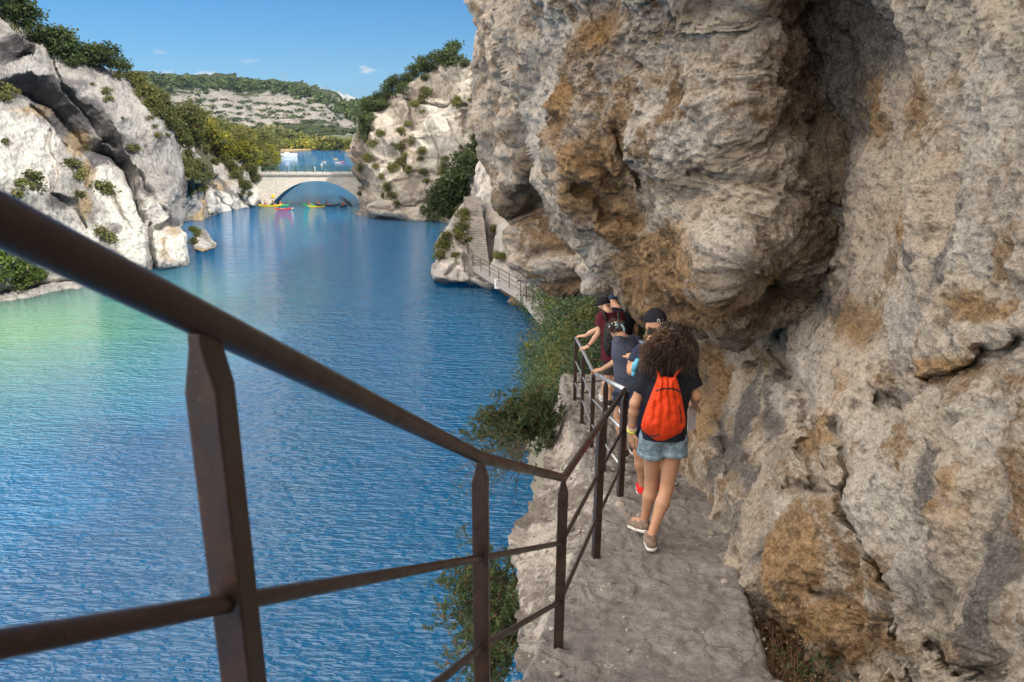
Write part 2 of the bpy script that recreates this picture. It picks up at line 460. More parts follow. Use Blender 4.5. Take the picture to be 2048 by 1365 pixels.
# small fair-weather clouds low over the hills: soft patches around given directions
tc = wt.nodes.new('ShaderNodeTexCoord')
cn = wt.nodes.new('ShaderNodeTexNoise'); cn.inputs['Scale'].default_value = 55; cn.inputs['Detail'].default_value = 6
mp_ = wt.nodes.new('ShaderNodeMapping'); mp_.inputs['Scale'].default_value = (1, 1, 3.2)
wt.links.new(tc.outputs['Generated'], mp_.inputs['Vector']); wt.links.new(mp_.outputs[0], cn.inputs['Vector'])
last = None
for px, py, wx, wz, amt in ((405, 152, 34, 7, 1.0), (322, 146, 24, 6, .55), (740, 139, 22, 6, 1.0), (322, 105, 16, 4, .45), (500, 122, 22, 5, .25), (600, 172, 26, 4, .5), (880, 165, 22, 4, .3), (640, 180, 16, 5, .6), (60, 66, 26, 4, .2)):
    d0 = Vector(ray(px, py).tolist()).normalized()
    sub = wt.nodes.new('ShaderNodeVectorMath'); sub.operation = 'SUBTRACT'; wt.links.new(tc.outputs['Generated'], sub.inputs[0]); sub.inputs[1].default_value = d0
    mul = wt.nodes.new('ShaderNodeVectorMath'); mul.operation = 'MULTIPLY'; wt.links.new(sub.outputs[0], mul.inputs[0]); mul.inputs[1].default_value = (1600 / wx, 1600 / wx, 1600 / wz)
    le = wt.nodes.new('ShaderNodeVectorMath'); le.operation = 'LENGTH'; wt.links.new(mul.outputs[0], le.inputs[0])
    a = wt.nodes.new('ShaderNodeMath'); a.operation = 'SUBTRACT'; a.inputs[0].default_value = 1.25; wt.links.new(le.outputs['Value'], a.inputs[1])
    b = wt.nodes.new('ShaderNodeMath'); b.operation = 'MULTIPLY_ADD'; wt.links.new(cn.outputs['Fac'], b.inputs[0]); b.inputs[1].default_value = 3.6; b.inputs[2].default_value = -2.1
    c = wt.nodes.new('ShaderNodeMath'); c.operation = 'ADD'; wt.links.new(a.outputs[0], c.inputs[0]); wt.links.new(b.outputs[0], c.inputs[1])
    e = wt.nodes.new('ShaderNodeMath'); e.operation = 'MULTIPLY'; e.use_clamp = True; wt.links.new(c.outputs[0], e.inputs[0]); e.inputs[1].default_value = 1.1
    f = wt.nodes.new('ShaderNodeMath'); f.operation = 'MULTIPLY'; wt.links.new(e.outputs[0], f.inputs[0]); f.inputs[1].default_value = amt
    if last is None: last = f
    else:
        g = wt.nodes.new('ShaderNodeMath'); g.operation = 'MAXIMUM'; wt.links.new(last.outputs[0], g.inputs[0]); wt.links.new(f.outputs[0], g.inputs[1]); last = g
cm = wt.nodes.new('ShaderNodeMix'); cm.data_type = 'RGBA'
wt.links.new(last.outputs[0], cm.inputs[0]); wt.links.new(hsv.outputs[0], cm.inputs[6]); cm.inputs[7].default_value = (9, 9, 9.3, 1)
# added bright white glow in the unseen sky behind left, lifting the shaded rock
dot = wt.nodes.new('ShaderNodeVectorMath'); dot.operation = 'DOT_PRODUCT'; wt.links.new(tc.outputs['Generated'], dot.inputs[0]); dot.inputs[1].default_value = Vector((-.80, -.42, .44)).normalized()
n2_ = wt.nodes.new('ShaderNodeTexNoise'); n2_.inputs['Scale'].default_value = 3.2; n2_.inputs['Detail'].default_value = 6; wt.links.new(tc.outputs['Generated'], n2_.inputs['Vector'])
ad = wt.nodes.new('ShaderNodeMath'); ad.operation = 'MULTIPLY_ADD'; wt.links.new(n2_.outputs['Fac'], ad.inputs[0]); ad.inputs[1].default_value = .55; wt.links.new(dot.outputs['Value'], ad.inputs[2])
mr = wt.nodes.new('ShaderNodeMapRange'); mr.interpolation_type = 'SMOOTHSTEP'; wt.links.new(ad.outputs[0], mr.inputs[0]); mr.inputs[1].default_value = .50; mr.inputs[2].default_value = .95
cm2 = wt.nodes.new('ShaderNodeMix'); cm2.data_type = 'RGBA'
wt.links.new(mr.outputs[0], cm2.inputs[0]); wt.links.new(cm.outputs[2], cm2.inputs[6]); cm2.inputs[7].default_value = (FILL_SKY * 1.10, FILL_SKY, FILL_SKY * .88, 1)
wt.links.new(cm2.outputs[2], bg.inputs['Color'])

# ================================================================== terrain materials
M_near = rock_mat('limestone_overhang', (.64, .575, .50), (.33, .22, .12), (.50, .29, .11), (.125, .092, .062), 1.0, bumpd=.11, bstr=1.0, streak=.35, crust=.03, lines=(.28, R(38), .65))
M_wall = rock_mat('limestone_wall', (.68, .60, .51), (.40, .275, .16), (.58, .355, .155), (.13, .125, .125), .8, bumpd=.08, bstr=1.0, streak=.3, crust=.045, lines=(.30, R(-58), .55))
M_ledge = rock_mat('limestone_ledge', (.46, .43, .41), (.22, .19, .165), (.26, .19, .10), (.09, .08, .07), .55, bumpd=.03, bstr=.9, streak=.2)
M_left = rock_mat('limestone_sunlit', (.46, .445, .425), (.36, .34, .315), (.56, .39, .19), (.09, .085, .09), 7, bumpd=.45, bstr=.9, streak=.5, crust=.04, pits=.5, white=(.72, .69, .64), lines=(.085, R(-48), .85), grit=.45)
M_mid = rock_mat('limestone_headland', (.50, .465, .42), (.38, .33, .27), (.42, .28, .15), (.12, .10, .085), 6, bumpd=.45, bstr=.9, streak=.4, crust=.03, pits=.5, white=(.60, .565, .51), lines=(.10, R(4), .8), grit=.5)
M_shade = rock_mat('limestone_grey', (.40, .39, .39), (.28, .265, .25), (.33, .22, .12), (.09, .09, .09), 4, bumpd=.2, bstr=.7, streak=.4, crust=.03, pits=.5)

# ------------------------------------------------------------------ the great overhang above the path
N1 = [(.35, .30, 'f'), (.8, .16, 'b'), (1.3, .09, 'r'), (2.6, .06, 'b'), (3.6, .08, 'f'), (7.5, .06, 'r'), (4.5, .09, 'p'), (11., .035, 'p'), (18., .03, 'f'), (34, .012, 'r')]
over = [(968, -420), (975, -40), (984, 60), (1008, 150), (1035, 220), (1060, 290), (1085, 385), (1103, 440), (1150, 492), (1212, 545), (1290, 590), (1360, 622),
        (1420, 645), (1465, 664), (1503, 666), (1550, 655), (1605, 645), (1660, 640), (1720, 600), (1770, 500), (1790, 400), (1800, 320), (1770, 240), (1730, 150), (1720, 0), (1715, -420)]
octl = [(968, -420, 8), (975, -50, 8.9), (1000, 100, 9.2), (1035, 220, 9.2), (1060, 290, 9.1), (1085, 390, 9.0), (1110, 450, 8.8), (1150, 490, 8.8), (1210, 540, 8.8), (1290, 590, 8.5), (1360, 620, 8.0),
        (1420, 640, 7.3), (1465, 655, 6.9), (1100, 0, 7.9), (1150, 150, 7.9), (1150, 300, 7.9), (1200, 420, 7.9), (1300, 500, 7.5), (1290, 330, 7.3), (1250, 180, 7.3), (1250, 20, 7.0), (1370, 60, 6.6), (1400, 230, 6.3), (1420, 400, 6.4),
        (1440, 540, 6.0), (1480, 490, 6.0), (1530, 350, 6.0), (1490, 250, 6.0), (1480, 100, 6.1), (1500, -60, 5.9), (1560, 560, 6.8), (1505, 545, 6.6), (1500, 640, 6.75), (1440, 610, 6.5), (1600, 500, 6.3), (1640, 400, 6.4), (1690, 340, 6.3), (1600, 260, 6.75), (1620, 560, 6.5), (1540, 60, 6.6), (1620, 100, 7.1), (1600, -80, 6.8), (1720, 0, 6.9), (1700, 200, 7.1), (1790, 340, 6.9), (1770, 480, 6.9), (1700, 610, 6.9), (1610, 640, 6.7), (1300, -300, 5.8), (1500, -400, 5.4)]
ost = [(0, 1230, 330, 95, 95, .85), (0, 1330, 520, 120, 80, .85), (0, 1400, 600, 120, 60, .9), (0, 1150, 200, 60, 110, .8), (0, 1210, 60, 60, 60, .7), (0, 1440, 60, 90, 1.0, .65), (0, 1260, 430, 70, 60, .8), (0, 1180, 380, 60, 60, .6),
       (1, 1560, 560, 140, 70, .7), (1, 1620, 440, 70, 90, .85), (1, 1640, 330, 70, 60, .8), (1, 1590, 220, 60, 60, .6), (1, 1480, 640, 90, 30, .5), (1, 1400, 60, 50, 70, .35), (1, 1610, 110, 105, 190, 2.0), (1, 1660, 320, 70, 90, 1.4), (0, 1560, 600, 110, 50, .45), (1, 1550, 590, 120, 50, .5),  # strongest dark marks paint the upper recess's shade into the rock
       (2, 1350, 250, 110, 130, .6), (2, 1440, 300, 90, 1.0, .65), (2, 1080, 200, 60, 160, .8), (2, 1100, 60, 80, 100, .7), (2, 1110, 420, 30, 40, .5), (2, 1470, 500, 60, 60, .45), (2, 1330, 90, 60, 60, .4)]
sheet('overhanging_rock', over, 2.2, octl, M_near, noise=N1, rnd=(24, .4), stain_shades=ost, skirt=2.2, jag=7,
      cracks=[([(1270, 250), (1300, 330), (1330, 400), (1345, 470)], 7, .18), ([(1180, 0), (1230, 60), (1290, 130), (1330, 150)], 9, .12), ([(1420, 330), (1500, 360), (1590, 390)], 8, .12),
              ([(1120, 230), (1200, 300), (1300, 420), (1330, 500), (1450, 620)], 16, .22), ([(1190, 370), (1240, 400), (1280, 440)], 16, .35), ([(1530, 520), (1480, 560), (1440, 610)], 10, .15)])

# ------------------------------------------------------------------ grey buttress behind it, its underside above the far hikers
butt = [(915, -420), (925, -40), (925, 40), (930, 90), (944, 170), (957, 230), (962, 300), (976, 345), (990, 375), (986, 400), (1000, 440), (1006, 480), (1016, 525), (1048, 558), (1090, 582), (1135, 594), (1200, 597), (1252, 603),
        (1300, 622), (1340, 640), (1420, 700), (1540, 700), (1540, -420)]
bctl = [(915, -420, 15), (925, 0, 16), (950, 200, 16.5), (970, 330, 17), (990, 440, 17), (1020, 540, 16), (1100, 585, 15), (1250, 603, 13), (1330, 640, 10.5), (1420, 700, 9.2), (1000, 100, 14.5), (1040, 280, 14.5), (1080, 380, 15), (1030, 370, 15),
        (1050, 480, 15.5), (1150, 520, 14), (1250, 570, 12), (1200, 540, 12.8), (1050, 0, 14), (1300, 300, 12.5), (1300, 590, 11), (1500, 600, 9), (1500, 0, 12), (1540, -400, 12)]
sheet('rock_buttress', butt, 2.6, bctl, M_near, noise=[(.3, .5, 'f'), (.5, .5, 'b'), (.9, .28, 'r'), (1.5, .2, 'b'), (2.4, .12, 'f'), (6.0, .08, 'r'), (4, .10, 'p'), (14, .03, 'f')], rnd=(50, 1.6), skirt=3.0, jag=8,
      bands=[([(985, 372), (1040, 385), (1100, 395), (1160, 420)], [(1010, 470), (1060, 440), (1120, 430), (1160, 440)], 1.0)],
      cracks=[([(1100, 400), (1030, 420), (985, 400)], 9, .5), ([(1010, 530), (1080, 500), (1180, 520)], 10, .3)],
      stain_shades=[(1, 1080, 330, 60, 60, .8), (1, 1040, 400, 90, 40, .9), (1, 1150, 560, 90, 35, .7), (0, 1050, 410, 40, 20, .9), (0, 1090, 480, 80, 50, .6), (0, 1130, 580, 90, 25, .7), (0, 1330, 640, 60, 50, .9), (1, 960, 120, 40, 160, .35), (1, 1000, 240, 40, 120, .35), (2, 1225, 545, 40, 28, 1.0), (0, 1150, 540, 60, 30, .4)])

# ------------------------------------------------------------------ rock wall along the inner side of the path (spread given by its x)
wall = [(1262, 560), (1268, 602), (1288, 622), (1292, 700), (1290, 960), (1296, 1100), (1400, 1150), (1430, 1400), (1500, 1900), (3400, 3400), (3400, -500), (1480, -500), (1480, 560)]
wctl = [(1400, 930, 1.78), (1450, 1060, 1.75), (1490, 1130, 1.62), (1540, 1200, 1.66), (1600, 1280, 1.80), (1700, 1345, 1.86), (1780, 1420, 1.84), (1700, 1270, 1.66), (1850, 1340, 1.62), (2048, 1400, 1.5), (1300, 700, 2.1), (1300, 900, 2.1), (1400, 700, 2.15), (1500, 760, 2.2), (1500, 900, 1.98), (1600, 820, 2.1),
        (1560, 1000, 1.68), (1700, 720, 2.15), (1700, 900, 1.9), (1620, 1020, 1.68), (1700, 1050, 1.72), (1700, 1200, 1.66), (1850, 700, 1.98), (1810, 790, 2.12), (1850, 900, 1.78), (1850, 1000, 1.7), (1850, 1250, 1.6), (2048, 1000, 1.6), (2048, 740, 1.72), (2048, 300, 1.85), (2048, 0, 1.9), (1900, 300, 2.2),
        (1850, 0, 2.3), (1760, 100, 2.6), (1760, 300, 2.5), (1620, 100, 2.5), (1590, 0, 2.4), (1620, 260, 2.6), (1700, 460, 2.55), (1640, 600, 2.6), (1590, 700, 2.35), (1500, 660, 2.5), (1400, 620, 2.35), (1290, 600, 2.2), (2400, 682, 1.6), (2400, 0, 1.75), (2400, 1365, 1.45),
        (1600, -450, 3.0), (2048, -450, 1.9), (3400, 682, 1.5), (3400, -450, 1.6), (3400, 3300, 1.4), (1430, 1400, 2.0), (1500, 1900, 2.0), (2400, 2300, 1.5), (2048, 1800, 1.5)]
NW = [(.5, .16, 'f'), (1.2, .11, 'b'), (1.5, .07, 'r'), ((3, 3, .8), .07, 'f'), (3.3, .05, 'b'), (5.5, .045, 'r'), (8, .04, 'p'), (14, .028, 'f'), (28, .014, 'r')]
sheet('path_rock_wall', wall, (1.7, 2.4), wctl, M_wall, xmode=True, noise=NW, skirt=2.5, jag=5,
      cracks=[([(1570, 620), (1550, 700), (1590, 780), (1620, 860), (1640, 960)], 20, .35), ([(1560, 975), (1700, 985)], 9, .25), ([(1690, 860), (1695, 1000), (1740, 1100), (1790, 1180), (1800, 1290), (1830, 1365)], 10, .22),
              ([(1760, 800), (1830, 820), (1900, 790), (1990, 730), (2060, 690)], 15, .3), ([(1440, 720), (1450, 850), (1500, 1000)], 14, .2), ([(1700, 540), (1640, 620), (1600, 640)], 12, .2), ([(1800, 60), (1900, 120), (1980, 260)], 12, .12),
              ([(1620, 1180), (1750, 1260), (1800, 1320)], 8, .12), ([(1850, 1290), (1930, 1340), (2050, 1350)], 12, .18)],
      stain_shades=[(0, 1640, 820, 45, 120, 1.), (0, 1590, 1110, 60, 140, 1.2), (0, 1660, 1240, 110, 60, 1.0), (0, 1920, 740, 120, 40, .85), (0, 1760, 1130, 40, 90, .8), (0, 1420, 800, 45, 150, .8), (0, 1720, 1300, 130, 40, .7), (0, 1560, 1010, 50, 40, .6), (0, 1330, 640, 60, 60, .8), (0, 1980, 1300, 60, 60, .5), (0, 1990, 620, 70, 50, .6), (0, 1500, 720, 40, 60, .5), (0, 1440, 1020, 40, 40, .5),
              (1, 1620, 120, 120, 230, 1.9), (1, 1660, 360, 60, 120, 1.1), (0, 1730, 200, 40, 90, .8), (1, 1500, 860, 34, 160, 1.0), (1, 1455, 900, 22, 120, .8), (1, 1550, 820, 28, 110, .7), (1, 2010, 1180, 55, 200, .9), (1, 1530, 1100, 30, 80, .6), (1, 1760, 50, 90, 130, .6), (1, 1650, 600, 50, 60, .6), (1, 1480, 1030, 30, 60, .5), (1, 1560, 1180, 40, 50, .5), (1, 1780, 790, 50, 20, .6),  # strongest dark marks paint recess shade; the others are streaks
              (2, 1760, 960, 90, 180, 1.3), (2, 1560, 1010, 40, 40, .8), (2, 1620, 760, 60, 120, .6), (2, 1850, 1100, 46, 140, 1.2), (1, 1900, 1000, 20, 160, .6), (1, 1830, 560, 24, 120, .6), (1, 1930, 480, 24, 150, .5), (0, 1850, 250, 90, 160, .4), (0, 1950, 1000, 60, 130, .4), (0, 1780, 450, 50, 90, .45), (1, 1700, 1150, 16, 90, .5), (0, 1700, 640, 50, 70, .7), (2, 1800, 640, 110, 110, .7), (2, 2000, 860, 50, 120, .7), (2, 1580, 790, 40, 60, .7), (2, 2000, 250, 90, 200, .5), (2, 1900, 420, 110, 1.0, .65), (2, 1700, 1180, 60, 90, .6), (2, 1980, 480, 60, 100, .6)])

# ------------------------------------------------------------------ unseen bulk of our own cliff, right of and above the path: it keeps the gorge's right side in shade
def bulk(name, x0, x1, y0, y1, z0, z1, lean, mat, f=.12, amp=1.6, n=60):
    V = []; F = []; b = 0
    sides = [((x0, y1), (x0, y0)), ((x0, y0), (x1, y0)), ((x1, y0), (x1, y1)), ((x1, y1), (x0, y1))]
    for (a, c) in sides:
        u, v = np.meshgrid(np.linspace(0, 1, n), np.linspace(0, 1, n // 2))
        P = np.stack([a[0] + (c[0] - a[0]) * u, a[1] + (c[1] - a[1]) * u, z0 + (z1 - z0) * v], -1)
        P[..., 0] += lean * v * (P[..., 0] < (x0 + x1) / 2)
        V.append(P.reshape(-1, 3)); h, w_ = u.shape
        i, j = np.meshgrid(np.arange(h - 1), np.arange(w_ - 1), indexing='ij'); q = (i * w_ + j).ravel() + b
        F.append(np.stack([q, q + 1, q + w_ + 1, q + w_], 1)); b += h * w_
    u, v = np.meshgrid(np.linspace(0, 1, n), np.linspace(0, 1, n))
    P = np.stack([x0 + lean + (x1 - x0 - lean) * u, y0 + (y1 - y0) * v, z1 + 0 * u], -1); V.append(P.reshape(-1, 3))
    i, j = np.meshgrid(np.arange(n - 1), np.arange(n - 1), indexing='ij'); q = (i * n + j).ravel() + b; F.append(np.stack([q, q + 1, q + n + 1, q + n], 1))
    V = np.concatenate(V); D = np.stack([fbm(V * f, 4, 61), fbm(V * f, 4, 67), fbm(V * f, 4, 71)], -1) * 2 * amp
    o = mesh_np(name, V + D, np.concatenate(F), mat, True, {'stain': np.zeros((len(V), 3))}); o['kind'] = 'structure'; return o
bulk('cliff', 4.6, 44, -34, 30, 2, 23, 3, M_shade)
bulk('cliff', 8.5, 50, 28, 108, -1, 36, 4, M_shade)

# ------------------------------------------------------------------ left cliff
left = [(-160, -60), (-60, 0), (0, 38), (40, 45), (75, 62), (105, 96), (130, 128), (170, 138), (200, 138), (235, 146), (262, 176), (292, 220), (330, 262), (348, 300), (365, 330), (380, 372), (384, 400), (378, 425), (372, 440), (384, 470), (386, 520), (372, 540), (345, 552), (310, 552),
        (250, 556), (190, 566), (130, 572), (90, 578), (60, 590), (0, 602), (-160, 650)]
lctl = [(-160, -60, 78), (0, 40, 84), (100, 100, 90), (240, 150, 98), (330, 262, 95), (380, 380, 88), (384, 420, 87), (300, 250, 92), (200, 200, 88), (250, 300, 86), (310, 360, 85), (150, 150, 88), (0, 110, 80), (60, 150, 80), (130, 175, 82), (340, 400, 82), (330, 440, 82),
        (0, 230, 72), (100, 260, 76), (200, 300, 80), (60, 300, 72), (130, 350, 74), (220, 420, 76), (280, 380, 79), (300, 470, 77.5), (240, 500, 74), (100, 430, 70), (0, 400, 66), (0, 500, 63.5), (60, 540, 66), (190, 560, 70), (300, 545, 76), (345, 545, 78), (385, 525, 80.5), (380, 460, 81), (330, 500, 78.5), (-160, 300, 62), (-160, 640, 58)]
sheet('left_cliff', left, 1.4, lctl, M_left, noise=[(.035, 2.4, 'f'), (.07, .9, 'b'), (.12, .7, 'r'), (.2, .45, 'b'), (.35, .4, 'f'), (.6, .25, 'b'), (.8, .3, 'r'), (2.0, .14, 'f')], rnd=(26, 5), skirt=10, jag=5,
      bands=[([(-60, 200), (10, 168), (60, 152), (130, 170), (172, 205), (205, 245), (240, 300), (300, 345), (318, 375), (290, 420), (296, 440)], [(-60, 215), (10, 196), (45, 205), (90, 225), (120, 262), (150, 300), (215, 322), (245, 345), (262, 380), (285, 440), (292, 450)], 9),
             ([(-60, 30), (5, 70), (40, 100), (60, 125)], [(-60, 140), (0, 150), (30, 140), (55, 132)], 5.5),
             ([(95, 385), (150, 400), (180, 450)], [(95, 395), (135, 430), (175, 458)], 2.2),
             ([(384, 405), (350, 425), (310, 450)], [(384, 435), (340, 450), (312, 462)], 3.0),
             ([(170, 225), (215, 250), (250, 290)], [(1.0, .65), (180, 280), (225, 300)], 1.5)],
      cracks=[([(300, 450), (298, 500), (297, 550)], 5, 2.0), ([(200, 290), (190, 330), (175, 370)], 7, 1.0), ([(95, 265), (105, 330), (98, 380)], 5, .9), ([(130, 95), (170, 140), (210, 190)], 3, .5), ([(225, 175), (262, 215), (282, 235)], 3, .7), ([(250, 320), (290, 350), (330, 420)], 5, .7),
              ([(60, 220), (110, 250), (135, 290)], 4, 1.2), ([(215, 330), (230, 400), (260, 460)], 4, .6)],
      stain_shades=[(0, 150, 290, 30, 40, .9), (0, 175, 350, 30, 40, .9), (0, 165, 415, 25, 45, .8), (0, 335, 490, 35, 45, 1.0), (0, 235, 400, 20, 30, .8), (0, 60, 230, 60, 20, .8), (0, 60, 595, 90, 14, 1.), (0, 340, 546, 60, 8, .9), (0, 100, 330, 30, 60, .5), (0, 30, 330, 30, 50, .4),
              (1, 80, 185, 80, 30, 1.4), (1, 150, 235, 50, 40, 1.4), (1, 225, 305, 50, 40, 1.3), (1, 285, 395, 36, 50, 1.2), (1, 20, 110, 40, 40, .9), (1, 120, 405, 50, 20, .8), (1, 340, 430, 40, 18, .7), (1, 300, 300, 60, 60, .35), (1, 180, 150, 120, 40, .35), (1, 330, 350, 40, 60, .45),  # dark streaks, deepened to paint shade along the undersides of the bands
              (2, 260, 450, 70, 80, 1.6), (2, 40, 310, 80, 90, 1.4), (2, 120, 480, 90, 60, 1.2), (2, 370, 490, 20, 40, .9), (2, 230, 370, 50, 50, 1.2), (2, 355, 500, 50, 40, .8)])
# slope that carries the trees behind that cliff and falls to the bridge
sl_poly = [(240, 140), (262, 168), (300, 200), (340, 230), (380, 246), (420, 262), (470, 272), (520, 268), (552, 292), (556, 350), (520, 372), (480, 372), (440, 352), (400, 372), (372, 380), (300, 380), (240, 300)]
sheet('hillside', sl_poly, 3, [(240, 140, 120), (300, 200, 125), (380, 246, 150), (470, 272, 190), (552, 292, 215), (540, 350, 185), (440, 340, 145), (372, 370, 115), (300, 380, 112)],
      NT('hillside_soil', 1).m, noise=[(.05, 3, 'f'), (.3, .6, 'f')], skirt=12)
bpy.data.objects['hillside'].data.materials[0].node_tree.nodes['Principled BSDF'].inputs['Base Color'].default_value = (.10, .095, .055, 1)

# second left cliff, between the first one and the bridge
l2 = [(340, 300), (372, 284), (392, 292), (412, 306), (428, 322), (452, 322), (470, 318), (478, 330), (486, 342), (500, 352), (512, 372), (520, 402), (512, 416), (490, 422), (462, 428), (440, 432), (415, 440), (388, 446), (360, 446)]
sheet('left_cliff', l2, 1.25, [(340, 320, 118), (372, 290, 130), (428, 322, 136), (470, 320, 146), (500, 360, 147), (518, 410, 143), (490, 420, 140), (460, 427, 135), (440, 431, 131), (415, 439, 127), (388, 445, 122), (400, 370, 124), (440, 370, 133), (470, 380, 137), (430, 400, 129)],
      M_left, noise=[(.06, 2.0, 'f'), (.14, 1.6, 'b'), (.3, .6, 'r'), (.45, .5, 'b'), (1.2, .2, 'r')], rnd=(10, 3), skirt=10, jag=4,
      cracks=[([(400, 330), (402, 400), (404, 440)], 4, 1.5), ([(430, 330), (436, 380), (470, 420)], 4, 1.2), ([(455, 330), (470, 370), (500, 410)], 4, 1.0)],
      stain_shades=[(0, 440, 366, 26, 14, .9), (0, 405, 410, 10, 26, 1.), (0, 440, 436, 90, 6, 1.), (2, 440, 400, 60, 30, .8), (2, 500, 390, 20, 30, .8), (1, 415, 436, 16, 8, .4)])
# islet at the foot of the left cliff
sheet('waterside_rock', [(384, 478), (398, 462), (412, 462), (422, 476), (436, 488), (430, 497), (404, 503), (386, 503)], 1.2, [(384, 480, 92), (436, 488, 92), (410, 470, 93.5), (400, 500, 88), (386, 503, 87)],
      M_left, noise=[(.3, .5, 'f'), (1., .25, 'r')], rnd=(8, 1.5), skirt=4, stain_shades=[(0, 410, 499, 40, 6, 1.), (2, 410, 480, 30, 16, .8)])

# ------------------------------------------------------------------ headland rock on the right, beyond the stairs
mid = [(703, 300), (712, 250), (730, 222), (752, 206), (785, 196), (800, 180), (822, 158), (850, 148), (878, 138), (895, 128), (925, 124), (965, 130), (1010, 140), (1010, 470), (900, 462), (862, 446), (830, 449), (790, 449), (760, 446), (735, 442), (712, 434), (703, 425), (706, 400), (716, 385), (722, 370), (712, 345)]
mctl = [(703, 300, 142), (712, 250, 144), (752, 206, 144), (800, 180, 140), (878, 138, 136), (965, 130, 128), (1010, 300, 112), (1010, 470, 104), (940, 250, 126), (940, 400, 116), (870, 250, 129), (850, 350, 124), (870, 440, 118.5), (800, 300, 130), (790, 449, 120), (760, 380, 126), (735, 440, 124), (706, 425, 130), (720, 350, 134), (740, 300, 134)]
sheet('headland_rock', mid, 1.5, mctl, M_mid, noise=[(.045, 2.2, 'f'), ((.09, .09, .14), 2.4, 'b'), ((.2, .2, .3), 1.2, 'b'), (.4, .5, 'r'), ((.5, .5, .8), .5, 'b'), (1.3, .2, 'r')], rnd=(22, 6), skirt=12, jag=5, strata=(2.2, .9, .05),
      cracks=[([(800, 200), (850, 205), (945, 215)], 3, 1.6), ([(820, 180), (815, 260), (800, 330)], 5, 1.4), ([(740, 240), (730, 320), (740, 400)], 7, 2.0), ([(860, 235), (870, 300), (862, 330)], 2.5, .8), ([(900, 250), (925, 300), (940, 330)], 2.5, .8), ([(780, 340), (850, 330), (930, 345)], 4, 1.0), ([(790, 400), (860, 380), (930, 400)], 4, 1.0), ([(940, 230), (925, 330), (880, 400)], 5, 1.2)],
      stain_shades=[(0, 790, 446, 90, 6, 1.), (1, 730, 300, 20, 110, .9), (1, 725, 410, 24, 34, .7), (1, 800, 250, 20, 60, .5), (1, 850, 360, 80, 40, .3), (2, 880, 270, 60, 80, 1.), (0, 820, 290, 30, 60, .35), (2, 930, 150, 40, 30, .6)])

# slab of our side between the headland and the buttress
slab = [(950, 225), (949, 300), (953, 330), (948, 400), (944, 440), (942, 480), (950, 520), (1000, 560), (1050, 610), (1110, 640), (1250, 660), (1250, 60), (960, 60)]
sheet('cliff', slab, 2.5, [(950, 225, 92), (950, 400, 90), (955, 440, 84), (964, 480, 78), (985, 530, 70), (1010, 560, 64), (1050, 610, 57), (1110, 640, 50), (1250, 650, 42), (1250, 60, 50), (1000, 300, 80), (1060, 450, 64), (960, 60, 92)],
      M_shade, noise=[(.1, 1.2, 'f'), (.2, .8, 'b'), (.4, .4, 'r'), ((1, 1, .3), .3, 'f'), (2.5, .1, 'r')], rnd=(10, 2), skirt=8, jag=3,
      stain_shades=[(2, 965, 350, 20, 90, .6), (0, 985, 400, 24, 60, .3)])
# block under the stairs
blk = [(868, 560), (870, 520), (872, 490), (886, 462), (905, 432), (925, 405), (946, 392), (972, 400), (975, 520), (1000, 530), (1015, 545), (1030, 572), (1010, 578), (960, 577), (890, 575), (872, 572)]
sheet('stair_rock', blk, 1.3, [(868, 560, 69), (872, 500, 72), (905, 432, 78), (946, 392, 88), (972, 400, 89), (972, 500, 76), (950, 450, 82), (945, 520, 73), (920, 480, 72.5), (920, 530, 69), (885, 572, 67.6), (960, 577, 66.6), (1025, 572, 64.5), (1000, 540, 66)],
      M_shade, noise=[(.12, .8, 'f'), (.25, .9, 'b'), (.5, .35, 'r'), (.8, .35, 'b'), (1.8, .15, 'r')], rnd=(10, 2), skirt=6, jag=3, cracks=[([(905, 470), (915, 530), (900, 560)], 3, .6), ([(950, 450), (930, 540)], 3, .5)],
      stain_shades=[(1, 940, 572, 90, 8, 1.), (2, 930, 500, 40, 50, .9), (2, 895, 500, 14, 50, .6), (0, 1000, 560, 30, 14, .6)])
for poly, c, seed in (([(988, 556), (1000, 548), (1028, 566), (1046, 580), (1030, 600), (1010, 592), (990, 578)], (1010, 575, 62.5), 1), ([(1012, 604), (1026, 588), (1050, 592), (1062, 606), (1048, 618), (1024, 614)], (1036, 604, 59.5), 2)):
    sheet('waterside_rock', poly, 1.2, [(p[0], p[1], c[2] + .5) for p in poly[::2]] + [c], M_shade, noise=[(.4, .4, 'f'), (1.2, .15, 'r')], rnd=(9, 1.2), skirt=3, jag=2, stain_shades=[(0, c[0], c[1], 30, 20, .9)])

# ------------------------------------------------------------------ far ground
def hill_mat(name, veg, rock, split, s):
    t = NT(name, 1, .1)
    mv = t.mapped((.45, .45, 2.2)); n = t.noise(1 / s, 5, .6); n2 = t.noise(5 / s, 6, .7, vec=mv); a = t.attr('stain', 'Red')
    f = t.math('ADD', a, t.math('MULTIPLY', t.math('SUBTRACT', t.math('ADD', t.math('MULTIPLY', n, .5), t.math('MULTIPLY', n2, .9)), .7), 2.2))
    rv = t.mix(t.ramp(n2, [(.35, 0.), (.62, 1.)]), rock, tuple(x * .55 for x in rock))
    t.color(t.mix(t.ramp(f, [(split, 0.), (split + .12, 1.)]), t.mix(t.ramp(n2, [(.4, 0.), (.6, 1.)]), veg, tuple(x * .45 for x in veg)), rv))
    t.bump(n2, .8, s * .05)
    return t.m
M_far = hill_mat('far_scrub_and_cliff', (.05, .06, .028), (.29, .27, .245), .45, 30)
M_hill = hill_mat('far_wooded_hill', (.05, .065, .03), (.2, .19, .15), 1.4, 20)
far = [(230, 150), (262, 146), (330, 152), (400, 158), (450, 156), (500, 160), (560, 166), (610, 176), (645, 190), (680, 202), (705, 220), (730, 236), (760, 250), (780, 300), (500, 300), (230, 300)]
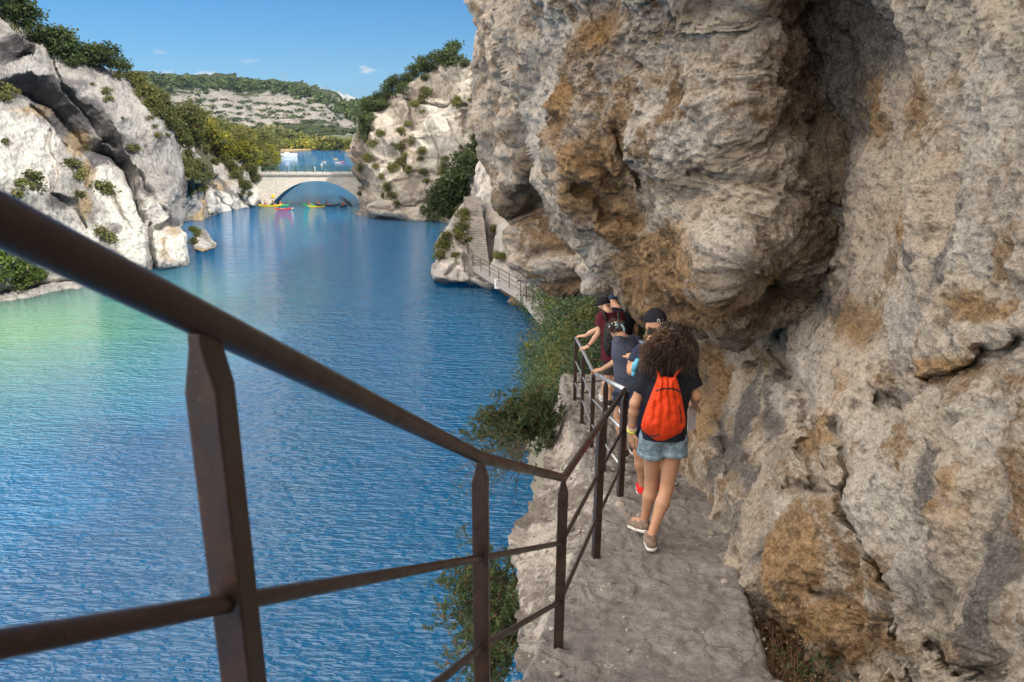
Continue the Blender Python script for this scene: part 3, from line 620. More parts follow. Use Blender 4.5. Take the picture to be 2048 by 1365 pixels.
sheet('hill', far, 2.0, [(230, 150, 960), (400, 158, 980), (560, 166, 1000), (700, 215, 960), (760, 250, 880), (500, 205, 900), (350, 205, 860), (650, 215, 880), (500, 270, 800), (350, 270, 780), (700, 280, 780), (780, 300, 760)], M_far,
      noise=[(.006, 14, 'f'), (.02, 7, 'r'), (.06, 3, 'f')], skirt=80, strata=(7, 9, .0), rnd=(8, 20),
      stain_shades=[(0, 420, 222, 140, 36, 1.25), (0, 560, 232, 170, 46, 1.25), (0, 690, 255, 80, 36, 1.3), (0, 330, 215, 80, 22, .7), (0, 620, 205, 90, 14, .5), (0, 560, 190, 190, 10, .35), (0, 690, 230, 40, 14, .7)])
sheet('hill', [(688, 214), (715, 202), (745, 195), (790, 186), (860, 190), (860, 262), (760, 258), (705, 232)], 3, [(640, 235, 520), (690, 210, 560), (790, 190, 560), (700, 290, 420), (860, 290, 420)], M_hill, noise=[(.02, 6, 'f')], skirt=40)
mt = rock_mat('far_mountain', (.42, .42, .40), (.2, .23, .15), (.3, .3, .2), (.12, .15, .09), 600, stain=False, bumpd=30, bstr=.8)
sheet('mountain', [(600, 215), (652, 190), (668, 187), (690, 184), (712, 184), (735, 188), (760, 192), (800, 198), (900, 215), (900, 262), (600, 262)], 2, [(600, 215, 7600), (700, 184, 7800), (900, 215, 7600), (600, 262, 6400), (900, 262, 6400), (700, 230, 7000)], mt,
      noise=[(.0012, 120, 'f'), (.004, 60, 'r')], skirt=500)

# lake bed / land beyond: flat shores
def flat(name, pts, z, mat, thick=.4):
    mb = MB(); mb.prism([(p[0], p[1], z) for p in pts], (0, 0, -thick)); o = mb.build(name, mat); o['kind'] = 'structure'; return o
M_shore = simple_mat('reed_shore', (.30, .22, .11), 1, var=.4, scale=.5)
M_grass = simple_mat('shore_meadow', (.09, .10, .035), 1, var=.3, scale=.1)
def shore(pts): return [on_water(*p)[:2] for p in pts]
wl = shore([(540, 308), (600, 303.5), (640, 300), (690, 300), (705, 297)])
flat('shore', [p for p in wl] + [(-80, 760), (-330, 760), (-330, 330)], .9, M_shore, 1.4)
flat('shore', shore([(690, 303.5), (740, 308), (790, 306), (790, 300), (715, 299)]), 1.3, M_shore, 1.8)
flat('ground', [(-9000, 640), (-330, 640), (-90, 640), (200, 600), (9000, 640), (9000, 8900), (-9000, 8900)], .6, M_grass, 2)

# ------------------------------------------------------------------ water
t = NT('lake_water', .04, .5); t.b.inputs['IOR'].default_value = 1.58
g = t.n('SeparateXYZ'); t.link(t.P(), g.inputs[0])
vx = t.math('MULTIPLY_ADD', g.outputs[0], -.045, -.55)                    # greener towards the left bank: shallows plus cliff reflection put into the colour
vy = t.math('MULTIPLY_ADD', t.math('ABSOLUTE', t.math('SUBTRACT', g.outputs[1], 52)), -.03, 1.0)
f = t.math('MULTIPLY', t.ramp(vx, [(0., 0.), (1., 1.)]), t.ramp(vy, [(0., 0.), (1., 1.)]))
f2 = t.math('ADD', f, t.math('MULTIPLY', t.math('SUBTRACT', t.noise(.06, 3), .5), .35))
t.color(t.mix(t.ramp(f2, [(.05, 0.), (.85, 1.)]), WATER_DEEP if 'WATER_DEEP' in globals() else (.0, .120, .295), (.07, .25, .14)))
m1 = t.mapped((1, 2.8, 1), (0, 0, R(10))); m2 = t.mapped((1, 2.6, 1), (0, 0, R(-7)))
h = t.math('ADD', t.math('MULTIPLY', t.noise(.8, 3, .5, vec=m1, dist=.3), .9), t.math('MULTIPLY', t.noise(2.2, 3, .5, vec=m2, dist=.25), .8))
h = t.math('ADD', h, t.math('MULTIPLY', t.noise(.22, 2, vec=m2), 1.2))
gust = t.ramp(t.noise(.05, 3, vec=t.mapped((1, .35, 1))), [(.35, .55), (.65, 1.0)])
t.bump(t.math('MULTIPLY', h, gust), 1.0, .65)
M_water = t.m
t.b.inputs['Subsurface Weight'].default_value = 1; t.b.inputs['Subsurface Radius'].default_value = (1, 1, 1); t.b.inputs['Subsurface Scale'].default_value = 45
mb = MB(); mb.box((0, 230, -150), (3000, 1060, 300)); wo = mb.build('water', M_water); wo['kind'] = 'structure'
M_bed = simple_mat('lake_bed', (.12, .13, .10), 1)

# ------------------------------------------------------------------ air
hz = bpy.data.materials.new('thin_air'); hz.use_nodes = True; ht = hz.node_tree; ht.nodes.clear()
ho = ht.nodes.new('ShaderNodeOutputMaterial'); hv = ht.nodes.new('ShaderNodeVolumePrincipled'); ht.links.new(hv.outputs[0], ho.inputs['Volume'])
hv.inputs['Color'].default_value = (.45, .70, 1.0, 1); hv.inputs['Density'].default_value = .000045; hv.inputs['Anisotropy'].default_value = 0
mb = MB(); mb.box((0, 4300, 20), (19000, 9400, 1030)); ho_ = mb.build('haze', hz); tag(ho_, 'thin bluish air that pales the far hills', kind='stuff')
sc.cycles.volume_step_rate = 8; sc.cycles.volume_max_steps = 64
# ================================================================== ledge, path, stairs underfoot
GY = [-3.0, 0.0, 3.15, 3.7, 5.08, 6.43, 8.2, 9.8, 11.5, 13, 16]
GZ = [.6, -1.0, -2.58, -2.665, -2.91, -3.106, -3.6, -3.97, -3.98, -4.05, -4.2]
def gz(y): return CZ + np.interp(y, GY, GZ)
def gzs(y):                     # stepped near the camera
    st = np.floor((3.15 - y) / .32 + 1) * .16
    return np.where(y < 3.15, CZ - 2.58 + st, gz(y))
XLy = [-3, .9, 2.4, 3.7, 5.08, 6.43, 8.2, 9.8, 11.5, 13.5]; XLx = [-.9, -.42, -.18, .18, .48, .82, .86, .9, .84, .9]
XOy = [-3, .9, 2.6, 3.5, 4.3, 5, 6, 7, 8, 9, 10, 11, 12, 12.8, 13.4]; XOx = [-1.0, -.50, -.16, .10, .10, .06, .04, .10, .26, .42, .5, .58, .72, 1.0, 1.6]
XRy = [-3, 2.5, 3.3, 4, 5, 6, 7, 14]; XRx = [.95, 1.18, 1.27, 1.40, 1.56, 1.75, 1.9, 2.2]

def ledge():
    ys = np.concatenate([np.arange(-3, 2.4, .12), np.arange(2.4, 13.5, .028)])
    nt, nf = 110, 170
    s = np.concatenate([np.linspace(0, 1, nt), 1 + np.linspace(0, 1, nf + 1)[1:] ** 1.5])
    S, Yg = np.meshgrid(s, ys)
    xo = np.interp(Yg, XOy, XOx); xl = np.interp(Yg, XLy, XLx); xr = np.interp(Yg, XRy, XRx)
    g = gz(Yg) if False else np.where(Yg < 3.15, CZ - 2.70 + (3.15 - Yg) * .5, gz(Yg)) 
    top = S <= 1
    X = np.where(top, 3.0 + (xo - 3.0) * np.clip(S, 0, 1), xo)
    shelf = np.clip((xl - X) / np.maximum(xl - xo, .05), 0, 1)
    shw = smooth(3.6, 5.0, Yg)
    Z = g - .035 - shelf * (.10 + .22 * shw) * smooth(0, .25, xl - X)
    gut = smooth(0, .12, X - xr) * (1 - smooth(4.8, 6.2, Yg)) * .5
    Z = Z - np.where(top, gut, 0) + np.where(top, smooth(0, .35, X - 1.72) * .12 * smooth(5., 6.5, Yg), 0)
    t = np.clip(S - 1, 0, 1)
    H = (g - .35) + 1.2
    X = np.where(top, X, xo + .22 * np.sin(np.clip(t * 5, 0, 1) * math.pi * .9) - .0 + t * .5 * smooth(0, 1, t))
    Z = np.where(top, Z, Z - H * t)
    near = smooth(2.6, 4.2, Yg)
    P = np.stack([X, Yg, Z], -1)
    gu = np.gradient(P, axis=1); gv = np.gradient(P, axis=0); N = np.cross(gv, gu); N /= np.linalg.norm(N, axis=-1, keepdims=True) + 1e-9
    N = np.where((N[..., 2:3] < -.05) | ((np.abs(N[..., 2:3]) <= .05) & (N[..., 0:1] > 0)), -N, N)
    amp = np.where(top, (.18 + .82 * smooth(-.02, .18, xl - X)), 1.) * (.25 + .75 * near)
    f1, f2 = worley(P * np.array([3.2, 3.2, 3.2]) + .3 * fbm(P * 3, 3, 8)[..., None], 3)
    d = .16 * fbm(P * 1.1, 4, 1) + .10 * fbm(P * 3., 5, 4, ridge=True) - .05 + .06 * (np.minimum(f2 - f1, .5) - .2) + .045 * fbm(P * 10, 4, 9) + .02 * fbm(P * 28, 3, 19, ridge=True)
    P = P + N * (d * amp)[..., None]
    # soften right at the rim so that it reads as a broken edge
    h, w_ = X.shape
    i, j = np.meshgrid(np.arange(h - 1), np.arange(w_ - 1), indexing='ij'); q = (i * w_ + j).ravel()
    F = np.stack([q, q + 1, q + w_ + 1, q + w_], 1)
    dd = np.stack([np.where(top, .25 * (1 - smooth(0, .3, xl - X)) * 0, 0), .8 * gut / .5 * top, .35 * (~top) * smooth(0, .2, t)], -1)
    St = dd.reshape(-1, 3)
    b0 = len(P.reshape(-1, 3)); V = P.reshape(-1, 3)
    # far end cap down to the water
    endrow = V[(h - 1) * w_:(h) * w_]
    cap = endrow.copy(); cap[:, 1] += 1.0; cap[:, 0] += 2.5; cap[:, 2] = np.minimum(cap[:, 2] - .8, 8.6)
    cap2 = cap.copy(); cap2[:, 2] = -1
    V = np.concatenate([V, cap, cap2]); St = np.concatenate([St, np.zeros((2 * w_, 3))])
    k = np.arange(w_ - 1); a = (h - 1) * w_ + k; c = b0 + k; e = b0 + w_ + k
    F = np.concatenate([F, np.stack([a, a + 1, c + 1, c], 1), np.stack([c, c + 1, e + 1, e], 1)])
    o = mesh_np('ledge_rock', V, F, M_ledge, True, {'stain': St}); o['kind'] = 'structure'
ledge()

# trodden path: mortar, dust and set stones
t = NT('path_stone', .9, .25)
n1 = t.noise(1.3, 5, .6); n2 = t.noise(9, 7, .68); n3 = t.noise(60, 4, .7)
v1 = t.voro(4.2, 'DISTANCE_TO_EDGE', vec=None); vcol = t.n('TexVoronoi'); vcol.inputs['Scale'].default_value = 4.2; t.link(t.P(), vcol.inputs['Vector'])
c = t.mix(t.ramp(n1, [(.35, 0.), (.65, 1.)]), (.235, .21, .20), (.15, .135, .13))
c = t.mix(t.ramp(n2, [(.42, 0.), (.68, .9)]), c, (.29, .265, .25))
sepc = t.n('SeparateColor'); t.link(vcol.outputs['Color'], sepc.inputs[0])
stone = t.math('MULTIPLY', t.ramp(v1, [(.02, 0.), (.07, 1.)]), t.ramp(sepc.outputs[0], [(.62, 0.), (.66, 1.)]))
c = t.mix(t.math('MULTIPLY', stone, .22), c, (.34, .315, .285))
c = t.mix(t.ramp(n3, [(.3, .55), (.5, 0.)]), c, (.11, .09, .075))
chalk = t.math('MULTIPLY', t.ramp(t.noise(2.1, 5, .7), [(.62, 0.), (.68, 1.)]), t.ramp(n3, [(.45, 0.), (.55, 1.)]))
c = t.mix(t.math('MULTIPLY', chalk, .8), c, (.55, .53, .52))
t.color(c)
h = t.math('ADD', t.math('MULTIPLY', n2, 1.), t.math('MULTIPLY', n3, .35)); h = t.math('ADD', h, t.math('MULTIPLY', stone, .25))
t.bump(h, 1.0, .035); M_path = t.m

def path():
    ys = np.concatenate([np.arange(-3, 2.3, .04), np.arange(2.3, 13.2, .022)]); s = np.linspace(0, 1, 84)
    S, Yg = np.meshgrid(s, ys)
    jl = .05 * fbm(np.stack([Yg * 2.2, Yg * 0, Yg * 0], -1), 4, 1) + .03 * fbm(np.stack([Yg * 9, Yg * 0, Yg * 0], -1), 3, 2)
    xl = np.interp(Yg, XLy, XLx) - .09 + jl; xr = np.interp(Yg, XRy, XRx) + .02 + jl * 1.2
    xr = xr + smooth(5., 6.2, Yg) * .3
    X = xl + (xr - xl) * S; Z = gzs(Yg)
    P = np.stack([X, Yg, Z], -1)
    Pf = P * np.array([1, 1, 0])
    far_ = smooth(5.6, 8, Yg)
    f1, f2 = worley(Pf * 4.2 + .25 * np.stack([fbm(Pf * 4, 3, 6), fbm(Pf * 4, 3, 7), 0 * X], -1), 9)
    pl = _hash(np.floor(Pf[..., 0] * 2.1).astype(int), np.floor(Pf[..., 1] * 2.1).astype(int), np.zeros(X.shape, int), 1) / 4294967295.
    d = .035 * fbm(Pf * 1.2, 3, 3) + .045 * fbm(Pf * 4, 4, 6) + (.026 + .05 * far_) * fbm(Pf * 8, 4, 12, ridge=True) + .016 * fbm(Pf * 20, 3, 16) + (.005 + .03 * far_) * (np.minimum(f2 - f1, .3) / .3 - .6) * smooth(.35, .6, pl)
    Z = Z + d
    rise = smooth(.75, 1, S) * .10 * smooth(5, 7, Yg)
    Z = Z + rise
    lip = smooth(0, .035, S) * smooth(0, .03, 1 - S)
    Z = Z - (1 - lip) * .16
    P = np.stack([X, Yg, Z], -1); h, w_ = X.shape
    i, j = np.meshgrid(np.arange(h - 1), np.arange(w_ - 1), indexing='ij'); q = (i * w_ + j).ravel()
    o = mesh_np('path', P.reshape(-1, 3), np.stack([q, q + 1, q + w_ + 1, q + w_], 1), M_path); o['kind'] = 'structure'
path()
M_pebble = rock_mat('pebble_stone', (.40, .37, .34), (.30, .27, .23), (.3, .2, .1), (.1, .1, .1), .3, stain=False, bumpd=.005)

def lump(rad, seed, n=2, amp=.35):
    """an irregular stone (numpy icosphere-like grid)"""
    th, ph = np.meshgrid(np.linspace(0, math.pi, 5 + 3 * n), np.linspace(0, 2 * math.pi, 7 + 4 * n)[:-1], indexing='ij')
    V = np.stack([np.sin(th) * np.cos(ph), np.sin(th) * np.sin(ph), np.cos(th)], -1).reshape(-1, 3)
    V = V * (1 + amp * fbm(V * 1.3 + seed * 5.1, 3, seed))[:, None] 
    V = np.sign(V) * np.abs(V) ** .8 * np.array(rad)
    a, b = th.shape; i, j = np.meshgrid(np.arange(a - 1), np.arange(b), indexing='ij'); q = i * b + j; q2 = i * b + (j + 1) % b
    F = np.stack([q.ravel(), (q + b).ravel(), (q2 + b).ravel(), q2.ravel()], 1)
    return V, F
def rotz(V, a): c, s = math.cos(a), math.sin(a); return V @ np.array([[c, s, 0], [-s, c, 0], [0, 0, 1]])
VV, FF, b = [], [], 0
rg = np.random.RandomState(3)
for k in range(420):
    y = rg.uniform(3.2, 12.5); xl = np.interp(y, XOy, XOx); xr = np.interp(y, XRy, XRx)
    if y < 6 and rg.rand() < .62: x = (np.interp(y, XRy, XRx) + rg.uniform(-.25, .18)) if rg.rand() < .5 else np.interp(y, XLy, XLx) + rg.uniform(-.15, .12)
    else: x = rg.uniform(xl + .1, xr + .1)
    r_ = rg.choice([.005, .009, .015, .03], p=[.45, .35, .16, .04]) * (1.6 if y > 6 else 1)
    V, F = lump((r_ * rg.uniform(.8, 1.5), r_ * rg.uniform(.7, 1.2), r_ * .6), k % 40, 0)
    shelf = np.clip((np.interp(y, XLy, XLx) - x) / .4, 0, 1) * .25 * float(smooth(3.6, 5, y))
    gut = float(smooth(0, .12, x - xr)) * (1 - float(smooth(4.6, 6.2, y))) * .38
    V = rotz(V, rg.uniform(0, 6)) + np.array([x, y, float(gz(y)) - shelf - gut + .004])
    VV.append(V); FF.append(F + b); b += len(V)
o = mesh_np('gravel', np.concatenate(VV), np.concatenate(FF), M_pebble); tag(o, 'small loose stones scattered over the stone path', kind='stuff')

# ================================================================== railing
t = NT('rusty_painted_steel', .42, .5)
n1 = t.noise(18, 6, .65); n2 = t.noise(160, 4, .6); nv = t.noise(8, 5, .6, vec=t.mapped((3, 3, .5)))
c = t.mix(t.ramp(n1, [(.4, 0.), (.7, 1.)]), (.034, .023, .020), (.062, .033, .023))
c = t.mix(t.ramp(nv, [(.5, 0.), (.75, .8)]), c, (.020, .017, .018)); c = t.mix(t.ramp(n2, [(.62, 0.), (.72, .7)]), c, (.17, .085, .045))
t.color(c); t.b.inputs['Metallic'].default_value = .35; t.link(t.ramp(n1, [(.3, .26), (.7, .5)]), t.b.inputs['Roughness'])
t.bump(t.math('ADD', n2, t.math('MULTIPLY', n1, .5)), .35, .0012); M_rail = t.m
t = NT('sky_sheen_steel', .38, .5); n1 = t.noise(30, 5, .6)
t.color(t.mix(t.ramp(n1, [(.45, 0.), (.7, .7)]), (.52, .54, .56), (.20, .17, .15))); t.b.inputs['Metallic'].default_value = .75; t.bump(n1, .2, .001); M_sheen = t.m  # far rails paled in the base colour as if reflecting sky

def post(mb, top, base_z, w=.05, d=.028, lean=(0, 0), yaw=0, taper=.07):
    """steel bar with its head tapered to meet the handrail"""
    m = Matrix.Rotation(yaw, 3, 'Z'); H = top.z - base_z
    ring = lambda k, z: [Vector((top.x, top.y, z)) + m @ Vector((a * w / 2 * k, b * d / 2, 0)) + Vector((lean[0] * (top.z - z), lean[1] * (top.z - z), 0)) for a, b in ((-1, -1), (1, -1), (1, 1), (-1, 1))]
    V = ring(1, base_z) + ring(1, top.z - taper) + ring(.45, top.z - taper * .25) + ring(.42, top.z)
    F = [(3, 2, 1, 0)]
    for k in range(3):
        F += [(k * 4 + i, k * 4 + (i + 1) % 4, k * 4 + 4 + (i + 1) % 4, k * 4 + 4 + i) for i in range(4)]
    F += [(12, 13, 14, 15)]
    mb.add(V, F)

rail_pts = [  # px, py, Y of the handrail axis; lean x,y per metre down
    ('n', at(405, 640, .88), (.015, 0)), ('n', at(960, 915, 2.4), (0, 0)), ('n', at(1127, 956, 3.7), (-.012, 0)), ('n', at(1203, 845, 5.08), (-.012, 0)), ('n', at(1250, 779, 6.43), (-.01, 0)),
    ('w', at(1212, 759, 7.9), (0, 0)), ('w', at(1187, 744, 9.5), (0, 0)), ('w', at(1167, 704, 10.6), (0, 0)), ('w', at(1152, 676, 11.6), (0, 0))]
rl = empty('railing', (rail_pts[2][1].x, rail_pts[2][1].y, rail_pts[2][1].z - .99), 'rusty brown steel guard railing along the cliff path, its far handrail coloured with sky sheen', 'railing')
P0 = [p for _, p, _ in rail_pts]
first = P0[0] + (P0[0] - P0[1]) * .9
mb = MB(); mb.tube([first] + P0[:5], .0205, 16); mb.build('handrail', M_rail, rl, True)
# segments meeting at angles: plain tubes with the joint balls of the welds
mb = MB(); mb.tube(P0[4:], .0215, 14); tag(mb.build('handrail', M_sheen, rl, True), 'handrail coloured pale with sky sheen')
for off in (.36, .70):
    dn = [Vector((p.x + le[0] * off, p.y, p.z - off)) for _, p, le in rail_pts]
    dn0 = dn[0] + (dn[0] - dn[1]) * .9
    mb = MB(); mb.tube([dn0] + dn[:5], .0125, 12)
    for p in dn[:5]: mb.ball(p, .021, 10, 6)
    mb.build('rail_bar', M_rail, rl, True)
    mb = MB(); mb.tube(dn[4:], .0115, 10); tag(mb.build('rail_bar', M_sheen, rl, True), 'rail bar coloured pale with sky sheen')
    e0 = dn[-1]; mb = MB(); mb.tube([e0, e0 + Vector((.9, .25, -.02)), e0 + Vector((1.6, .6, -.15))], .011, 8); mb.build('rail_bar', M_rail, rl, True)
yaws = [R(-8), R(-6), R(-4), R(20), R(22), R(5), R(3), 0, 0]
for (k, p, le), yaw in zip(rail_pts, yaws):
    mb = MB(); post(mb, p - Vector((0, 0, .01)), p.z - 1.08, .040 if yaw == yaws[0] else .052 if k == 'n' else .048, .045, le, yaw); mb.build('post', M_rail, rl, bevel=.003)
for dx, dy in ((.45, .13), (1.3, .45)):
    p = P0[-1] + Vector((dx, dy, -.03)); mb = MB(); post(mb, p, p.z - 1.1, .045, .045); mb.build('post', M_rail, rl)
# ================================================================== vegetation
def leaf_mat(name, c1, c2, c3=None, rough=.6):
    t = NT(name, rough, .25)
    g = t.n('NewGeometry'); oi = t.n('ObjectInfo')
    c = t.mix(g.outputs['Random Per Island'], c1, c2)
    if c3: c = t.mix(t.ramp(g.outputs['Random Per Island'], [(.86, 0.), (.9, 1.)]), c, c3)
    c = t.mix(1., c, t.ramp(oi.outputs['Random'], [(0., .72), (1., 1.25)]), 'MULTIPLY')
    t.color(c)
    tr = t.n('BsdfTranslucent'); t.link(c, tr.inputs[0]); mx = t.n('MixShader'); mx.inputs[0].default_value = .28
    out = t.t.nodes['Material Output']; t.link(t.b.outputs[0], mx.inputs[1]); t.link(tr.outputs[0], mx.inputs[2]); t.link(mx.outputs[0], out.inputs[0])
    return t.m
L_dark = leaf_mat('evergreen_leaves', (.034, .056, .018), (.085, .110, .036))
L_olive = leaf_mat('scrub_leaves', (.080, .098, .026), (.155, .165, .045), (.22, .16, .06))
L_yel = leaf_mat('autumn_leaves', (.14, .165, .020), (.27, .27, .03), (.38, .28, .03))
L_bank = leaf_mat('bank_leaves', (.042, .078, .036), (.10, .145, .072), (.15, .18, .08))
L_jun = leaf_mat('juniper_needles', (.05, .09, .035), (.12, .165, .07), (.22, .11, .055))
L_bright = leaf_mat('sunlit_bush_leaves', (.06, .10, .02), (.12, .17, .03), (.2, .2, .05))
L_dry = leaf_mat('dry_stalks', (.22, .13, .07), (.40, .27, .16), (.10, .07, .04), .9)
M_bark = simple_mat('bark', (.085, .065, .05), .95, var=.4, scale=8, bump=.4, bscale=30)

def leaves(blobs, n, ls, seed, asp=.55, shell=.42, up=.3):
    r = np.random.RandomState(seed); B = np.array(blobs, float)
    vol = (B[:, 3] * B[:, 4] * B[:, 5]) ** .7; k = r.choice(len(B), n, p=vol / vol.sum())
    d = r.normal(size=(n, 3)); d /= np.linalg.norm(d, axis=1, keepdims=True)
    # ragged surface: leaves gather in sprays
    rad = r.rand(n) ** shell * (1 + .35 * perlin(d * 2.3 + k[:, None] * 7.7, seed % 50) * 1.6)
    C = B[k, :3] + d * rad[:, None] * B[k, 3:]
    a = r.normal(size=(n, 3)); a[:, 2] *= .6; a /= np.linalg.norm(a, axis=1, keepdims=True)
    b = np.cross(a, d * .6 + r.normal(size=(n, 3)) * .7 + np.array([0, 0, up])); b /= np.linalg.norm(b, axis=1, keepdims=True) + 1e-9
    s = ls * r.uniform(.55, 1.35, n)[:, None]
    V = np.stack([C - a * s, C + b * s * asp, C + a * s, C - b * s * asp], 1).reshape(-1, 3)
    F = np.arange(n * 4).reshape(-1, 4)
    return V, F

def crown_blobs(r, h, w, base, k, seed):
    q = np.random.RandomState(seed); out = []
    for i in range(k):
        a = q.uniform(0, 2 * math.pi); t_ = q.uniform(0, 1); rr = w * (.62 * math.sin(math.pi * (.18 + .75 * t_))) * q.uniform(.35, 1)
        s = w * q.uniform(.28, .46); out.append((rr * math.cos(a), rr * math.sin(a), base + (h - base) * (.12 + .76 * t_), s, s, s * q.uniform(.6, .85)))
    return out

def plant_proto(name, h, w, base, k, n, ls, mat, seed, trunk=True, name_parts=('trunk', 'crown')):
    """local meshes: trunk with limbs, leafy crown; returns mesh data for copying"""
    bl = crown_blobs(0, h, w, base, k, seed)
    V, F = leaves(bl, n, ls, seed)
    o = mesh_np(name_parts[1], V, F, mat, False); cm_ = o.data; bpy.data.objects.remove(o)
    q = random.Random(seed); mb = MB()
    lean = (q.uniform(-.15, .15) * h, q.uniform(-.15, .15) * h)
    mb.tube([(0, 0, -.4), (lean[0] * .3, lean[1] * .3, h * .3), (lean[0] * .7, lean[1] * .7, h * .6), (lean[0], lean[1], h * .85)], [.045 * h * .6 + .01, .035 * h * .6, .02 * h * .6, .006 * h], 6)
    for b in bl[:6]:
        z0 = min(b[2] * .5 + .1 * h, h * .6); f = z0 / h
        mb.tube([(lean[0] * f, lean[1] * f, z0 * .8), (b[0] * .5 + lean[0] * f, b[1] * .5, (z0 + b[2]) / 2), (b[0], b[1], b[2])], [.014 * h, .009 * h, .003 * h], 5)
    t_ = mb.build(name_parts[0], M_bark, smooth_=True); tm = t_.data; bpy.data.objects.remove(t_)
    return tm, cm_, name_parts

def put_plant(proto, name, loc, s, label, cat, group=None, rz=None, sz=None):
    tm, cm_, nm = proto
    e = empty(name, loc, label, cat, group); rz = random.uniform(0, 6.28) if rz is None else rz
    for me, n_ in ((tm, nm[0]), (cm_, nm[1])):
        o = bpy.data.objects.new(n_, me); col.objects.link(o); o.parent = e; o.rotation_euler = (0, 0, rz); o.scale = (s, s, (sz or s))
    return e
random.seed(5)
bpy.context.view_layer.update()
TERR = [o for o in sc.objects if o.type == 'MESH' and o.get('kind') == 'structure' and o.name.split('.')[0] not in ('water', 'mountain')]
DG = bpy.context.evaluated_depsgraph_get()
def hit(px, py, names=None):
    d = Vector(ray(px, py).tolist()).normalized(); o0 = Vector((0, 0, CZ)); best = None
    for o in TERR:
        if names and o.name.split('.')[0] not in names: continue
        ok, loc, nor, _ = o.ray_cast(o0, d)
        if ok and (best is None or (loc - o0).length < best[1]): best = (loc, (loc - o0).length, nor)
    return best[0] if best else None

def mk(n, *a): return [plant_proto('p', *a[:6], a[6], seed) for seed in n]
dark = mk(range(10, 14), 3.4, 3.0, .7, 14, 1300, .20, L_dark)
scrub = mk(range(20, 24), 1.0, 1.3, .1, 9, 260, .13, L_olive)
olive = mk(range(25, 28), 2.6, 2.6, .4, 13, 1000, .18, L_olive)
autumn = mk(range(30, 34), 6.5, 5.2, 1.2, 18, 1800, .28, L_yel)
green = mk(range(35, 38), 6.5, 5.2, 1.2, 18, 1800, .28, L_olive)
bank = mk(range(40, 44), 2.4, 2.6, .2, 16, 3200, .085, L_bank)
bright = mk(range(45, 47), 2.2, 2.6, .2, 14, 1300, .14, L_bright)

def scatter(protos, pts, name, label, cat, group, names=None, s0=1.0, sink=.1, fallY=None):
    for k, p in enumerate(pts):
        px, py = p[0], p[1]; s = (p[2] if len(p) > 2 else 1.0) * s0
        h_ = hit(px, py, names)
        if h_ is None:
            if fallY is None: continue
            h_ = at(px, py, fallY)
        put_plant(protos[k % len(protos)], name, h_ - Vector((0, 0, sink * s)), s * random.uniform(.88, 1.12), label, cat, group)

LC = ('left_cliff', 'hillside')
scatter(dark, [(8, 40, 1.3), (35, 55, 1.3), (62, 66, 1.1), (88, 92, 1.1), (100, 104, .8), (118, 112, 1.0), (140, 118, 1.0), (160, 128, .9), (178, 134, 1.0), (200, 136, 1.0), (222, 140, 1.0), (240, 150, .9), (132, 122, 1.25), (192, 134, 1.1), (108, 96, .7), (150, 136, .6)],
        'pine_tree', 'small dark evergreen tree rooted on the top edge of the big sunlit left cliff', 'tree', 'evergreens along the top of the left cliff', LC, .72, fallY=90)
scatter(scrub, [(28, 62, .9), (215, 186, .8), (236, 160, 1.0), (184, 172, .5), (268, 306, 1.2), (314, 278, 1.0), (310, 256, .6), (335, 276, .8), (155, 398, 1.2), (148, 340, 1.3), (160, 360, 1.2), (205, 385, 1.6), (222, 392, 1.4), (205, 478, 1.3), (222, 486, 1.0), (45, 380, 1.5), (60, 366, 1.5), (18, 190, 1.4), (10, 205, 1.3), (12, 290, .8), (75, 385, 1.2), (218, 205, 1.0), (210, 190, .6), (246, 240, .5), (140, 330, .8),
                (172, 300, .8), (30, 400, 1.3), (38, 430, 1.1), (112, 388, .6), (302, 240, .7), (296, 215, .8)],
        'shrub', 'low olive shrub growing in a crack of the big sunlit left cliff', 'shrub', 'shrubs dotted over the face of the left cliff', LC, .8, fallY=None)
scatter(bright, [(8, 560, 1.1), (30, 570, 1.1), (55, 574, .9), (10, 530, 1.2), (38, 540, 1.0), (2, 500, 1.1), (70, 560, .6), (84, 556, .5)], 'bush', 'sunlit yellow green bush on the left shore under the handrail', 'bush', 'bright bushes on the left shore', LC, .9)
scatter(olive, [(272, 172), (285, 190), (296, 205), (306, 222), (318, 236), (330, 250), (342, 262), (352, 278), (362, 292), (376, 300), (340, 232), (356, 240), (372, 252), (330, 214), (312, 200), (380, 318), (372, 345), (390, 340), (402, 352), (398, 372), (412, 366), (384, 362), (380, 392, .7), (394, 390, .8), (404, 384, .7), (382, 280), (395, 296), (410, 310), (452, 334), (462, 346), (470, 360), (480, 372), (490, 386), (496, 398, .7), (484, 394, .6), (476, 352), (500, 350), (508, 366), (440, 318, .8), (430, 330, .6)],
        'bush', 'olive green bush on the slope or rocks between the big left cliff and the bridge', 'bush', 'bushes on the slope between the left cliff and the bridge', LC, .72, fallY=130)
aut = [(412, 300), (428, 310), (446, 318), (462, 316), (478, 326), (494, 336), (508, 338), (522, 336), (536, 326), (546, 318), (404, 286), (420, 290), (436, 296), (452, 300), (468, 304), (484, 310), (500, 318), (516, 318), (532, 310), (544, 300), (396, 270), (412, 274), (470, 290), (486, 294), (502, 300), (520, 300), (540, 340), (524, 346), (548, 332)]
scatter(autumn, aut[0::2], 'tree', 'broadleaf tree turning yellow on the left slope above the bridge', 'tree', 'yellowing trees above the bridge', LC, .72, .5, fallY=175)
scatter(green, aut[1::2] + [(380, 262), (388, 278), (400, 262), (428, 280), (444, 284)], 'tree', 'dull green broadleaf tree on the left slope above the bridge', 'tree', 'dull green trees above the bridge', LC, .72, .5, fallY=175)
HR = ('headland_rock',)
